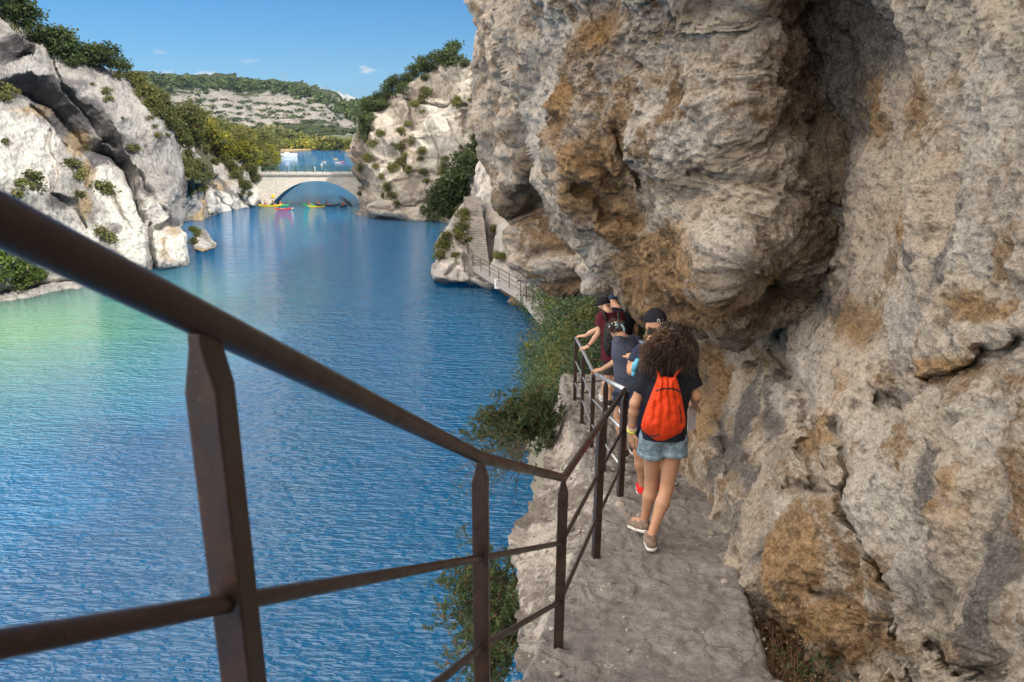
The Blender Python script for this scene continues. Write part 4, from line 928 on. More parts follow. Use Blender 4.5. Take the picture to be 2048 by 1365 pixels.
scatter(dark, [(912, 133, 1.35), (890, 136, 1.1), (872, 142, 1.1), (856, 146, 1.1), (842, 152, 1.1), (826, 160, 1.1), (812, 172, .9), (800, 182, 1.2), (786, 196, 1.2), (772, 204, 1.0), (756, 212, 1.0), (744, 226, 1.1), (734, 242, 1.1), (730, 262, 1.0), (742, 256, .9), (930, 136, .6), (806, 192, .8), (728, 280, .9), (764, 222, .8), (850, 164, .6)],
        'pine_tree', 'dark evergreen tree along the crest of the pale headland right of the bridge', 'tree', 'evergreens along the crest of the headland', HR, .72, fallY=138)
scatter(olive, [(852, 196, 1.0), (842, 208, .8), (832, 220, .9), (846, 228, .5), (914, 216, .9), (815, 256, .7), (800, 270, .7), (822, 290, .7), (806, 304, .9), (790, 300, .7), (846, 312, .7), (840, 324, .5), (892, 330, .9), (888, 346, .8), (800, 336, .9), (788, 346, .8), (816, 348, .7), (848, 354, .7), (852, 370, .6), (775, 386, .8), (782, 402, .8), (792, 414, .5), (768, 398, .6), (748, 300, .8), (740, 325, .8), (725, 345, .8), (726, 366, .7), (762, 276, .7), (752, 340, .6), (812, 320, .7), (765, 360, .6), (922, 300, .4), (940, 205, .4), (722, 392, .5)],
        'bush', 'olive shrub clinging to the sunlit face of the headland right of the bridge', 'shrub', 'shrubs on the face of the headland', HR, .72)
scatter(dark, [(878, 442, 1.1), (892, 428, 1.3), (906, 410, 1.3), (918, 392, 1.4), (932, 372, 1.4), (944, 350, 1.2), (890, 404, 1.2), (905, 380, 1.1), (922, 356, 1.1), (940, 330, .9), (876, 420, 1.0), (930, 398, 1.0), (948, 300, .8), (900, 436, 1.0)],
        'bush', 'dark shaded bush in the gully between the headland and the long stone stairs', 'bush', 'dark bushes in the gully behind the stairs', ('headland_rock', 'stair_rock', 'cliff'), 1.0, .5)
scatter(olive, [(924, 440, .45), (930, 456, .5), (926, 470, .5), (918, 482, .45), (890, 492, .45), (884, 508, .5), (878, 524, .5), (868, 500, .35), (912, 520, .3), (936, 492, .3)],
        'shrub', 'green shrub on the grey rock beside the long stone stairs', 'shrub', 'shrubs on the rock beside the stairs', ('stair_rock',), 1.0)
scatter(olive, [(990, 466, .35), (962, 285, .4), (1002, 526, .35)], 'shrub', 'small shrub on the grey rock wall right of the long stone stairs', 'shrub', 'shrubs on the wall right of the stairs', ('cliff',), 1.0)
scatter(olive, [(392, 474, .5), (388, 490, .35)], 'shrub', 'small shrub on the low white islet beside the left cliff', 'shrub', 'shrubs on the islet', ('waterside_rock',), 1.0)

# ------------------------------------------------------------------ overgrown bank below the far end of the ledge
bk = [(1040, 600), (1075, 622), (1100, 650), (1098, 690), (1072, 730), (1052, 770), (1040, 830), (1060, 1000), (1300, 1000), (1320, 596), (1100, 590)]
bo = sheet('bank', bk, 4, [(1040, 600, 60), (1100, 650, 50), (1098, 690, 47), (1072, 730, 42), (1052, 770, 37), (1040, 830, 26), (1150, 800, 17), (1150, 700, 26), (1200, 700, 20), (1250, 620, 27), (1300, 596, 26), (1300, 850, 14), (1300, 1000, 13), (1060, 1000, 15), (1150, 600, 45)],
           simple_mat('bank_soil', (.16, .15, .12), 1, var=.4, scale=1), noise=[(.4, .4, 'f'), (1.2, .15, 'r')], skirt=3)
TERR.append(bo); bpy.context.view_layer.update()
pts = [(1062, 612, .8), (1085, 606, .9), (1110, 604, .9), (1140, 606, .9), (1172, 606, .9), (1205, 606, .9), (1250, 604, .8), (1280, 606, .7), (1285, 640, .8), (1262, 660, .8), (1090, 634, .9), (1118, 634, .95), (1150, 636, .9), (1182, 640, .8), (1104, 664, .9), (1132, 668, .8), (1162, 672, .8), (1100, 700, .8), (1128, 706, .75), (1156, 712, .65),
       (1088, 734, .75), (1116, 742, .65), (1146, 748, .55), (1180, 740, .5), (1074, 764, .65), (1100, 776, .55), (1128, 780, .5), (1160, 784, .4), (1066, 790, .5), (1088, 806, .4), (1112, 802, .4), (1200, 760, .4), (1190, 690, .6), (1220, 640, .7), (1136, 802, .35)]
bank2 = [bank[0], bank[1], plant_proto('p', 2.4, 2.6, .2, 12, 2400, .075, L_olive, 49), bank[2], plant_proto('p', 2.6, 2.2, .3, 9, 1700, .08, L_bank, 51)]
scatter(bank2, pts, 'bush', 'leafy green bush on the bank below the far end of the railing', 'bush', 'leafy bushes on the bank below the path', ('bank',), .98, .5)
put_plant(plant_proto('p', 1.5, 1.1, .2, 7, 500, .06, L_yel, 77), 'bush', at(1078, 722, 40), 1.0, 'small bush with yellow autumn leaves at the water edge of the green bank', 'bush')

# junipers on the edge of the ledge
def juniper(loc, tips, n, seed, label, mat=L_jun, ls=.045):
    e = empty('juniper_bush', loc, label, 'shrub'); r = np.random.RandomState(seed); mb = MB(); C = []
    for tip in tips:
        tip = np.array(tip, float)
        for k in range(7):
            end = tip + r.normal(size=3) * .16; p = np.array([0, 0, 0.]); q = p + (end - p) * .5 + np.array([0, 0, .12]) + r.normal(size=3) * .05
            L_ = [p, p + (q - p) * .5, q, q + (end - q) * .6, end]; mb.tube([tuple(np.array(loc) + x) for x in L_], [.014, .010, .007, .004, .002], 5)
            for s_ in range(14):
                u = r.uniform(.35, 1.05); c0 = q + (end - q) * ((u - .35) / .65) if u > .35 else q; C.append(c0 + r.normal(size=3) * .03)
    C = np.array(C); m = n // len(C) + 1; V = []; 
    for c in C:
        d = r.normal(size=3) * .5 + np.array([0, 0, .5]); d /= np.linalg.norm(d); L_ = r.uniform(.06, .13)
        for k in range(m):
            u = r.uniform(0, L_); p = c + d * u; a = r.normal(size=3) + d * 1.2; a /= np.linalg.norm(a); b = np.cross(a, r.normal(size=3)); b /= np.linalg.norm(b); s = ls * r.uniform(.5, 1)
            V += [p, p + a * s * .5 + b * s * .13, p + a * s, p + a * s * .5 - b * s * .13]
    V = np.array(V); o = mesh_np('crown', V, np.arange(len(V)).reshape(-1, 4), mat, False); o.parent = e
    mb.build('trunk', M_bark, e)
    return e
p = at(1082, 868, 11.0)
juniper(p, [(-.15, 0, .42), (-.45, -.1, .35), (-.75, -.1, .15), (-.6, 0, -.1), (-.3, .1, .5), (.05, .1, .45), (-.95, -.1, .16), (-.2, -.2, .1), (.1, -.1, .2), (-.5, .1, .45), (-.35, -.2, -.1), (-.7, -.2, .3), (.2, .15, .3), (-.1, -.2, .3), (-.55, -.1, .1), (-1.1, 0, .02)], 42000, 1, 'spiky juniper bush with a rusty top overhanging the outer edge of the ledge', L_jun, .055)
p = at(1052, 1225, 6.6)
r_ = np.random.RandomState(12)
juniper(p, [(r_.uniform(-.62, .04), r_.uniform(-.2, .2), z_) for z_ in np.linspace(.42, -.75, 26)], 60000, 2, 'feathery dark green juniper growing from the cliff below the near corner of the railing', L_jun, .05)
# thin leafy twigs hanging out over the water
e = empty('overhanging_twigs', at(1050, 900, 9.5), 'thin bare twigs with few tiny leaves hanging over the blue water beside the ledge', 'twigs'); mb = MB(); r = np.random.RandomState(4); V = []
for k in range(46):
    tgt = at(r.uniform(885, 1035), r.uniform(860, 1010), r.uniform(8.8, 10)); a = Vector(e.location) + Vector((r.uniform(-.05, .1), r.uniform(-.3, .3), r.uniform(-.2, .1)))
    m_ = a.lerp(tgt, .5) + Vector((0, 0, r.uniform(0, .12))); mb.tube([a, m_, tgt], [.004, .003, .0012], 4)
    for j in range(26):
        u = r.uniform(.3, 1); c = (a.lerp(m_, u * 2) if u < .5 else m_.lerp(tgt, u * 2 - 1)) + Vector(r.normal(size=3).tolist()) * .03
        d = Vector(r.normal(size=3).tolist()).normalized() * .016; d2 = d.cross(Vector(r.normal(size=3).tolist())).normalized() * .008; V += [c - d, c + d2, c + d, c - d2]
mb.build('branch', M_bark, e); put_under(mesh_np('leaves', np.array([tuple(v) for v in V]), np.arange(len(V)).reshape(-1, 4), L_jun, False), e)

# dry growth in the gutter between path and wall
V = []; r = np.random.RandomState(6); mb = MB()
for k in range(2200):
    y = 2.9 + 2.7 * r.rand() ** .9; xr = np.interp(y, XRy, XRx); x = xr + r.uniform(-.02, .42) * (1 - .35 * (y - 3) / 2.5); z = float(gz(y)) - .45
    p = Vector((x, y, z)); d = Vector((r.normal() * .55, r.normal() * .55, abs(r.normal()) * .7 + .15)).normalized(); L_ = r.uniform(.12, .42)
    pts_ = [p, p + d * L_ * .5 + Vector((0, 0, .01)), p + d * L_ + Vector((r.normal() * .04, r.normal() * .04, -.05))]
    mb.tube(pts_, [.003, .0024, .001], 3, False)
o = mb.build('dry_brush', L_dry); tag(o, 'tangled dry brown stalks filling the gutter between the path and the rock wall', kind='stuff')
for k in range(2600):
    y = 3.0 + 3.0 * r.rand(); xr = np.interp(y, XRy, XRx); x = xr + r.uniform(-.04, .45); z = float(gz(y)) - .42 + r.uniform(0, .3)
    grn = (math.sin(y * 5 + 1) > .8)
    c = Vector((x, y, z)); s = .018 if grn else .013
    d = Vector(r.normal(size=3).tolist()).normalized() * s; d2 = d.cross(Vector(r.normal(size=3).tolist())).normalized() * s * .5; V.append(([c - d, c + d2, c + d, c - d2], grn))
for g_, nm, lb, m_ in ((True, 'weeds', 'small green weeds growing in the gutter beside the path', L_bank), (False, 'leaf_litter', 'dead brown leaves lying in the gutter beside the path', L_dry)):
    W = np.array([tuple(v) for q, gg in V if gg == g_ for v in q]); o = mesh_np(nm, W, np.arange(len(W)).reshape(-1, 4), m_, False); tag(o, lb, kind='stuff')

# far woods: masses nobody could count
def woods(name, label, n, ls, mat, fn, seed, asp=.7):
    r = np.random.RandomState(seed); bl = [fn(r) for _ in range(n[0])]; V, F = leaves(bl, n[1], ls, seed, asp)
    o = mesh_np(name, V, F, mat, False); tag(o, label, kind='stuff')
def f1(r):
    px = r.uniform(535, 745); ytop = np.interp(px, [535, 560, 600, 660, 700, 745], [250, 258, 268, 280, 286, 288]); Y = r.uniform(585, 700); py = r.uniform(ytop + 4, 296)
    p = at(px, py, Y); s = r.uniform(3, 5.5); return (p.x, p.y, p.z, s, s, s * .8)
woods('woods', 'distant wood along the far shore of the lake', (420, 15000), 1.4, L_olive, f1, 1)
def f1b(r):
    px = r.uniform(535, 745); Y = r.uniform(580, 600); p = at(px, r.uniform(284, 297), Y); s = r.uniform(2.5, 5); return (p.x, p.y, p.z, s, s, s)
woods('woods', 'strip of yellowing trees along the far shore of the lake', (120, 4000), 1.1, L_yel, f1b, 2)
R1 = ([255, 330, 400, 450, 500, 560, 610, 645, 680, 705, 730], [148, 154, 160, 158, 162, 168, 178, 192, 204, 222, 238])
def f2(r):
    px = r.uniform(255, 730); y0 = np.interp(px, *R1); py = y0 + abs(r.normal()) * 9 - 1; q = hit(px, max(py, y0 + 5), ('hill',)) or at(px, py, 940); 
    s = r.uniform(3, 6); return (q.x, q.y - 2, q.z + s * .3, s, s, s * .8)
woods('woods', 'dark scrub wood covering the ridge above the distant cliffs', (620, 16000), 1.8, L_dark, f2, 3)
def f3(r):
    px = r.uniform(300, 735); py = r.choice([204, 217, 229, 242, 254, 266]) + r.normal() * 2.2 + 5 * math.sin(px / 40.); q = hit(px, py, ('hill',)) or at(px, py, 880); s = r.uniform(.8, 2.4); return (q.x, q.y - 2, q.z, s * 2.6, s, s * .6)
woods('scrub', 'scrub dotted over the ledges of the distant cliffs', (420, 7500), 1.1, L_dark, f3, 4)
def f4(r):
    px = r.uniform(694, 800); py = np.interp(px, [690, 715, 745, 800], [214, 204, 198, 190]) + r.uniform(0, 22); q = hit(px, py + 3, ('hill',)) or at(px, py, 540); s = r.uniform(3, 5); return (q.x, q.y - 2, q.z, s, s, s * .8)
woods('woods', 'dark wood on the low hill behind the headland', (200, 7000), 1.6, L_dark, f4, 5)

# ================================================================== bridge
BY = 145.0
def bx(px): return at(px, 360, BY).x
def bz(py): return at(620, py, BY).z
x0, x1 = bx(506), bx(760); zd = bz(345.5); dpt = 5.0; xc = bx(632); hs = xc - bx(536); zc = bz(362)
br = empty('arch_bridge', (bx(540), BY, 0), 'white stone bridge with one wide arch and green railings across the narrow gorge', 'bridge')
t = NT('bridge_masonry', .9, .2); bt = t.n('TexBrick'); bt.inputs['Scale'].default_value = 1; bt.inputs['Brick Width'].default_value = .8; bt.inputs['Row Height'].default_value = .34; bt.inputs['Mortar Size'].default_value = .025
cb = t.n('CombineXYZ'); sx_ = t.n('SeparateXYZ'); t.link(t.P(), sx_.inputs[0]); t.link(t.math('ADD', sx_.outputs[0], sx_.outputs[1]), cb.inputs[0]); t.link(sx_.outputs[2], cb.inputs[1]); t.link(cb.outputs[0], bt.inputs['Vector'])
bt.inputs['Color1'].default_value = (.62, .58, .52, 1); bt.inputs['Color2'].default_value = (.52, .48, .42, 1); bt.inputs['Mortar'].default_value = (.36, .32, .27, 1)
n = t.noise(1.1, 6, .65); c = t.mix(t.ramp(n, [(.55, 0.), (.8, .5)]), bt.outputs[0], (.30, .25, .19)); st_ = t.noise(1.5, 4, .6, vec=t.mapped((1, 1, .2))); c = t.mix(t.ramp(st_, [(.6, 0.), (.75, .5)]), c, (.2, .17, .14)); t.color(c); t.bump(t.math('ADD', n, bt.outputs['Fac']), .4, .05); M_br = t.m
N_ = 48; arch = []
for i in range(N_ + 1):
    u = -1 + 2 * i / N_; arch.append((xc + hs * u, max(zc * (1 - abs(u) ** 2.25), 0) + (-1.5 if abs(u) == 1 else 0)))
mb = MB(); V = []; F = []
for i, (x, z) in enumerate(arch):
    for y in (BY, BY + dpt): V += [(x, y, z), (x, y, zd - .32)]
for i in range(N_):
    a = i * 4; b = a + 4; F += [(a, b, b + 1, a + 1), (a + 2, a + 3, b + 3, b + 2), (a, a + 2, b + 2, b)]
mb.add(V, F)
mb.prism([(x0, BY, zd - .32), (bx(524), BY, -1.5), (arch[0][0], BY, -1.5), (arch[0][0], BY, zd - .32)], (0, dpt, 0)); mb.prism([(arch[-1][0], BY, zd - .32), (arch[-1][0], BY, -1.5), (x1 + 2, BY, -1.5), (x1 + 2, BY, zd - .32)], (0, dpt, 0))
mb.build('arch_wall', M_br, br)
mb = MB()
for i in range(N_):                                   # voussoir ring standing proud
    (xa, za), (xb, zb) = arch[i], arch[i + 1]
    if za < 0: za = 0
    if zb < 0: zb = 0
    n_ = Vector((-(zb - za), 0, xb - xa)).normalized() * .42
    mb.prism([(xa, BY - .05, za - .004), (xb, BY - .05, zb - .004), (xb + n_.x, BY - .05, zb + n_.z), (xa + n_.x, BY - .05, za + n_.z)], (0, .048, 0))
mb.build('arch_ring', M_br, br)
M_cap = simple_mat('bridge_coping', (.46, .43, .39), .85, var=.2, scale=3)
mb = MB(); mb.box(((x0 + x1) / 2 - 3, BY + dpt / 2, zd - .15), (x1 - x0 + 8, dpt + .7, .30)); mb.build('deck', M_cap, br)
mb = MB(); k = x0
while k < x1: mb.box((k, BY - .16, zd - .42), (.22, .30, .22)); k += .52
mb.build('corbel_row', M_br, br)
mb = MB(); mb.box((bx(513), BY - .12, zd + .48), (bx(524) - bx(502), .34, .95)); mb.box((bx(513), BY - .12, zd + 1.0), (bx(524) - bx(502) + .1, .44, .12)); mb.build('parapet', M_cap, br)
M_green = simple_mat('green_railing_paint', (.035, .085, .065), .5, var=.2, scale=5)
for yy in (BY - .12, BY + dpt + .1):
    mb = MB(); xa, xb = bx(524.5), bx(742)
    for z in (.18, 1.0): mb.box(((xa + xb) / 2, yy, zd + z), (xb - xa, .06, .06))
    k = xa
    while k < xb: mb.box((k, yy, zd + .5), (.09, .09, 1.05)); k += 1.55
    k = xa
    while k < xb: mb.box((k, yy, zd + .58), (.022, .022, .82)); k += .17
    mb.build('guard_rail', M_green, br)
mb = MB(); c_ = Vector((bx(544), BY - .1, bz(392))); mb.tube([c_ + Vector((0, .1, 0)), c_ + Vector((0, -.05, 0))], .30, 20); o = mb.build('warning_sign', simple_mat('yellow_sign_paint', (.75, .50, .01), .5)); tag(o, 'round yellow sign fixed low on the left pier of the white bridge', 'sign')
bridge_person = at(712.5, 334, BY + 1)

# ================================================================== long stairs and ramp of the path beyond
M_step = simple_mat('stair_stone', (.27, .245, .225), .95, var=.35, scale=3, bump=.5, bscale=20)
st0, st1 = at(958, 529, 69.0), at(944, 392, 83.5)
def stepped(a, b, n, width, depth, flat_=()):
    d = (b - a) / n; pr = [(a + Vector((0, 0, -depth)))]; z = a.z
    for i in range(n):
        p = a + d * i; 
        z = z if i in flat_ else p.z
        pr += [Vector((p.x, p.y, z)), Vector((p.x + d.x, p.y + d.y, z))]
    pr.append(b + Vector((0, 0, -depth))); s_ = Vector((width / 2, 0, 0)); m = len(pr); V = [q - s_ for q in pr] + [q + s_ for q in pr]
    F = [(i, i + 1, m + i + 1, m + i) for i in range(m - 1)] + [(m - 1, 0, m, 2 * m - 1)]
    bs = lambda q: Vector((q.x, q.y, min(a.z, b.z) - depth))
    for o_ in (0, m):
        for i in range(1, m - 2): F.append((o_ + 0, o_ + i, o_ + i + 1))
    return MB().add(V, F)
mb = stepped(st0 + Vector((0, 0, .25)), st1 + Vector((0, 0, .1)), 28, 1.75, 3.0, (18, 19, 20))
o = mb.build('stone_stairs', M_step); tag(o, 'long straight flight of worn stone steps climbing the shaded rock beyond the water', 'stairs')
r0, r1 = at(968, 531, 69), at(1068, 588, 55); r2 = at(1120, 640, 44)
mb = MB(); side = Vector((.95, .12, 0))
for a, b in ((r0, r1), (r1, r2)):
    mb.add([a - side, a + side, b + side, b - side, a - side - Vector((0, 0, .5)), a + side - Vector((0, 0, .5)), b + side - Vector((0, 0, .5)), b - side - Vector((0, 0, .5))], [(0, 1, 2, 3), (7, 6, 5, 4), (0, 4, 5, 1), (1, 5, 6, 2), (2, 6, 7, 3), (3, 7, 4, 0)])
o = mb.build('path', simple_mat('path_concrete', (.30, .28, .265), .95, var=.25, scale=4)); o['kind'] = 'structure'
rr = empty('railing', tuple(r0 - side), 'thin dark distant railing along the ramp below the long stone stairs', 'railing'); M_thin = simple_mat('dark_steel', (.03, .025, .024), .6)
pp = [st0.lerp(st1, .12) + Vector((-.85, 0, 0)), r0 - side, r0.lerp(r1, .2) - side, r0.lerp(r1, .4) - side, r0.lerp(r1, .6) - side, r0.lerp(r1, .8) - side, r1 - side, r1.lerp(r2, .3) - side, r1.lerp(r2, .6) - side]
for h_ in (1.0, .66, .33):
    mb = MB(); mb.tube([q + Vector((0, 0, h_)) for q in pp], .018 if h_ < 1 else .026, 6); mb.build('handrail' if h_ == 1 else 'rail_bar', M_thin, rr)
for q in pp:
    mb = MB(); mb.box((q.x, q.y, q.z + .45), (.055, .055, 1.1)); mb.build('post', M_thin, rr)
c_ = at(994.5, 568, 61.3); mb = MB(); mb.box(tuple(c_), (.42, .04, .75)); mb.box((c_.x, c_.y + .25, c_.z - .1), (.06, .5, .06)); o = mb.build('notice_board', simple_mat('white_notice', (.75, .75, .75), .6)); tag(o, 'small blank white notice on the rock under the distant ramp', 'sign')
# little old steps in the second left cliff
mb = MB(); a, b = hit(399, 428, ('left_cliff',)) or at(399, 428, 124), hit(406, 396, ('left_cliff',)) or at(406, 396, 127)
a = a + Vector((0, -1.0, 0)); b = b + Vector((0, -1.0, 0))
mb = stepped(a + Vector((0, .2, 0)), b + Vector((0, .2, 0)), 10, 1.4, 1.5)
o = mb.build('stone_steps', simple_mat('ochre_steps', (.42, .33, .20), .95, var=.3, scale=2)); tag(o, 'small ochre flight of steps cut into the sunlit rock left of the bridge', 'stairs')

# ================================================================== pylons on the far ridge
M_py = simple_mat('galvanised_pylon', (.22, .23, .24), .6)
def pylon(px, ytop, label, Y=1700):
    top = at(px, ytop, Y); H = 40; b = top - Vector((0, 0, H)); mb = MB(); e = empty('electricity_pylon', tuple(b), label, 'pylon')
    lv = [(0, 4.2), (14, 2.4), (24, 1.3), (29, 1.3)]
    for (z0_, w0), (z1_, w1) in zip(lv, lv[1:]):
        c0 = [b + Vector((sx * w0, sy * w0, z0_)) for sx, sy in ((-1, -1), (1, -1), (1, 1), (-1, 1))]; c1 = [b + Vector((sx * w1, sy * w1, z1_)) for sx, sy in ((-1, -1), (1, -1), (1, 1), (-1, 1))]
        for i in range(4):
            mb.tube([c0[i], c1[i]], .22, 4); mb.tube([c0[i], c1[(i + 1) % 4]], .13, 3); mb.tube([c0[(i + 1) % 4], c1[i]], .13, 3)
    for s_ in (-1, 1):
        mb.tube([b + Vector((s_ * 1.3, 0, 29)), b + Vector((s_ * 5, 0, 36)), b + Vector((s_ * 5.4, 0, 40))], .2, 4)
    mb.build('tower', M_py, e); mb = MB(); mb.tube([b + Vector((-8.5, 0, 36)), b + Vector((8.5, 0, 36))], .22, 4); mb.tube([b + Vector((-8.5, 0, 36)), b + Vector((-5, 0, 37.6)), b + Vector((5, 0, 37.6)), b + Vector((8.5, 0, 36))], .15, 4); mb.build('cross_arm', M_py, e)
pylon(567, 147, 'lattice electricity pylon standing higher on the far wooded ridge'); pylon(651, 171, 'lattice electricity pylon on the lower end of the far ridge above the blue mountain')

# shoreline stones below the left cliff
VV, FF, b = [], [], 0; r = np.random.RandomState(9)
for k in range(150):
    px = r.uniform(-20, 190); py = np.interp(px, [-20, 60, 100, 190], [604, 592, 580, 569]) + r.uniform(-9, 3)
    q = on_water(px, py); s = r.uniform(.12, .5); V, F = lump((s * 1.3, s, s * .7), k % 30, 0); VV.append(rotz(V, r.uniform(0, 6)) + np.array(q) + np.array([0, 0, .02])); FF.append(F + b); b += len(V)
o = mesh_np('rubble', np.concatenate(VV), np.concatenate(FF), M_left); tag(o, 'pale rubble stones along the left shore', kind='stuff')
# ================================================================== figures: smooth implicit bodies turned into one continuous mesh
class SDF:
    def __init__(s, lo, hi, h):
        s.h = h; s.lo = np.array(lo, float); s.n = np.ceil((np.array(hi) - s.lo) / h).astype(int) + 1
        s.f = np.full(s.n, 1.0)
    def _blk(s, lo, hi, m):
        a = np.clip(np.floor((np.array(lo) - m - s.lo) / s.h).astype(int), 0, s.n - 1); b = np.clip(np.ceil((np.array(hi) + m - s.lo) / s.h).astype(int) + 1, 1, s.n)
        g = np.stack(np.meshgrid(*[s.lo[i] + s.h * np.arange(a[i], b[i]) for i in range(3)], indexing='ij'), -1)
        return tuple(slice(a[i], b[i]) for i in range(3)), g
    def _put(s, sl, d, k, sub=False):
        c = s.f[sl]
        if sub: s.f[sl] = np.maximum(c, -d); return
        if k > 0:
            q = np.maximum(k - np.abs(c - d), 0) / k; s.f[sl] = np.minimum(c, d) - q * q * k * .25
        else: s.f[sl] = np.minimum(c, d)
    def cap(s, a, b, ra, rb, k=.02, fl=None, sub=False, ends=None):
        a = np.array(a, float); b = np.array(b, float); R_ = max(ra, rb)
        sl, g = s._blk(np.minimum(a, b) - R_, np.maximum(a, b) + R_, k + 3 * s.h + .02)
        if g.size == 0: return s
        ab = b - a; v = g - a
        if fl is not None:
            ax = np.array(fl[0], float); ax /= np.linalg.norm(ax); tt = (v @ ab) / (ab @ ab); v = v + ((v - np.clip(tt, 0, 1)[..., None] * ab) @ ax)[..., None] * ax * (1 / fl[1] - 1)
        t = np.clip((v @ ab) / (ab @ ab + 1e-12), 0, 1); d = np.linalg.norm(v - t[..., None] * ab, axis=-1) - (ra + (rb - ra) * t)
        if ends:            # flat cut at the ends (cuffs, hems)
            u = (g - a) @ ab / np.linalg.norm(ab)
            if ends[0]: d = np.maximum(d, -u)
            if ends[1]: d = np.maximum(d, u - np.linalg.norm(ab))
        s._put(sl, d, k, sub); return s
    def ell(s, c, r, M=None, k=.02, sub=False):
        c = np.array(c, float); r = np.array(r, float); R_ = r.max()
        sl, g = s._blk(c - R_, c + R_, k + 3 * s.h + .02)
        if g.size == 0: return s
        v = g - c
        if M is not None: v = v @ np.array(M)
        k0 = np.linalg.norm(v / r, axis=-1); k1 = np.linalg.norm(v / (r * r), axis=-1) + 1e-9
        s._put(sl, k0 * (k0 - 1) / k1, k, sub); return s
    def chain(s, pts, rs, k=.02, fl=None):
        for i in range(len(pts) - 1): s.cap(pts[i], pts[i + 1], rs[i], rs[i + 1], k, fl)
        return s
    def plane(s, p, n):     # keep the side against n
        g = np.stack(np.meshgrid(*[s.lo[i] + s.h * np.arange(s.n[i]) for i in range(3)], indexing='ij'), -1)
        n = np.array(n, float); n /= np.linalg.norm(n); s.f = np.maximum(s.f, (g - np.array(p, float)) @ n); return s
    def nets(s):
        f = s.f; neg = f < 0; nx, ny, nz = f.shape
        cs = [(i, j, k) for i in (0, 1) for j in (0, 1) for k in (0, 1)]
        cnt = sum(neg[i:nx - 1 + i, j:ny - 1 + j, k:nz - 1 + k].astype(np.int8) for i, j, k in cs)
        act = (cnt > 0) & (cnt < 8); I = np.stack(np.nonzero(act), 1); idx = -np.ones(act.shape, int); idx[act] = np.arange(len(I))
        acc = np.zeros((len(I), 3)); w = np.zeros(len(I))
        val = {c: f[I[:, 0] + c[0], I[:, 1] + c[1], I[:, 2] + c[2]] for c in cs}
        for c in cs:
            for ax in range(3):
                if c[ax] == 0:
                    e = list(c); e[ax] = 1; e = tuple(e); a, b = val[c], val[e]; m = (a < 0) != (b < 0)
                    t = np.where(m, a / np.where(m, a - b, 1), 0); p = np.array(c, float)[None] + t[:, None] * (np.array(e) - np.array(c)); acc += p * m[:, None]; w += m
        V = (I + acc / w[:, None]) * s.h + s.lo; F = []
        for ax in range(3):
            o1, o2 = [(1, 2), (2, 0), (0, 1)][ax]
            a = f; sl0 = [slice(None)] * 3; sl1 = [slice(None)] * 3; sl0[ax] = slice(0, -1); sl1[ax] = slice(1, None)
            m = neg[tuple(sl0)] != neg[tuple(sl1)]; E = np.stack(np.nonzero(m), 1)
            E = E[(E[:, o1] > 0) & (E[:, o2] > 0) & (E[:, o1] < f.shape[o1] - 1) & (E[:, o2] < f.shape[o2] - 1)]
            q = []
            for d1, d2 in ((-1, -1), (0, -1), (0, 0), (-1, 0)):
                e = E.copy(); e[:, o1] += d1; e[:, o2] += d2; q.append(idx[e[:, 0], e[:, 1], e[:, 2]])
            q = np.stack(q, 1); flip = neg[E[:, 0], E[:, 1], E[:, 2]]; q[~flip] = q[~flip][:, ::-1]; F.append(q[(q >= 0).all(1)])
        return V, np.concatenate(F)
    def mesh(s, name, mat, parent, wr=0, wf=14, seed=0, stretch=(1, 1, 1)):
        V, F = s.nets()
        if wr:
            n = np.zeros_like(V); fn = np.cross(V[F[:, 1]] - V[F[:, 0]], V[F[:, 2]] - V[F[:, 0]])
            for k in range(4): np.add.at(n, F[:, k], fn)
            n /= np.linalg.norm(n, axis=1, keepdims=True) + 1e-12
            V = V + n * (fbm(V * wf * np.array(stretch), 3, seed, ridge=True) * wr)[:, None]
        o = mesh_np(name, V, F, mat, True); put_under(o, parent); return o

def skin_mat(name, c):
    t = NT(name, .5, .4); n = t.noise(60, 3); t.color(t.mix(1., c, t.ramp(n, [(.3, .9), (.7, 1.08)]), 'MULTIPLY')); t.b.inputs['Subsurface Weight'].default_value = .12; t.b.inputs['Subsurface Scale'].default_value = .02
    t.b.inputs['Subsurface Radius'].default_value = (1, .35, .2); t.bump(t.noise(400, 2), .15, .0006); return t.m
def cloth_mat(name, c, c2=None, s=900, rough=.9, blot=.18):
    t = NT(name, rough, .2); n = t.noise(14, 5, .6); w_ = t.noise(s, 2, .5)
    cc = t.mix(1., c, t.ramp(n, [(.3, 1 - blot), (.7, 1 + blot)]), 'MULTIPLY')
    if c2: cc = t.mix(t.ramp(t.noise(26, 6, .7), [(.42, 0.), (.62, 1.)]), cc, c2)
    t.color(cc); t.bump(t.math('ADD', w_, t.math('MULTIPLY', n, .8)), .35, .0015); return t.m
def hair_mat(name, a, b):
    t = NT(name, .42, .5); g = t.n('NewGeometry'); t.color(t.mix(g.outputs['Random Per Island'], a, b)); return t.m
SK1 = skin_mat('skin_tanned', (.42, .225, .135)); SK2 = skin_mat('skin_light', (.50, .29, .19)); SK3 = skin_mat('skin_warm', (.40, .22, .14))
M_sole = simple_mat('shoe_sole', (.62, .60, .56), .7, var=.15, scale=40); M_eye = simple_mat('eye', (.6, .58, .55), .2)

def P3(v): return np.array(v, float)
def unit(v): v = np.array(v, float); return v / (np.linalg.norm(v) + 1e-12)

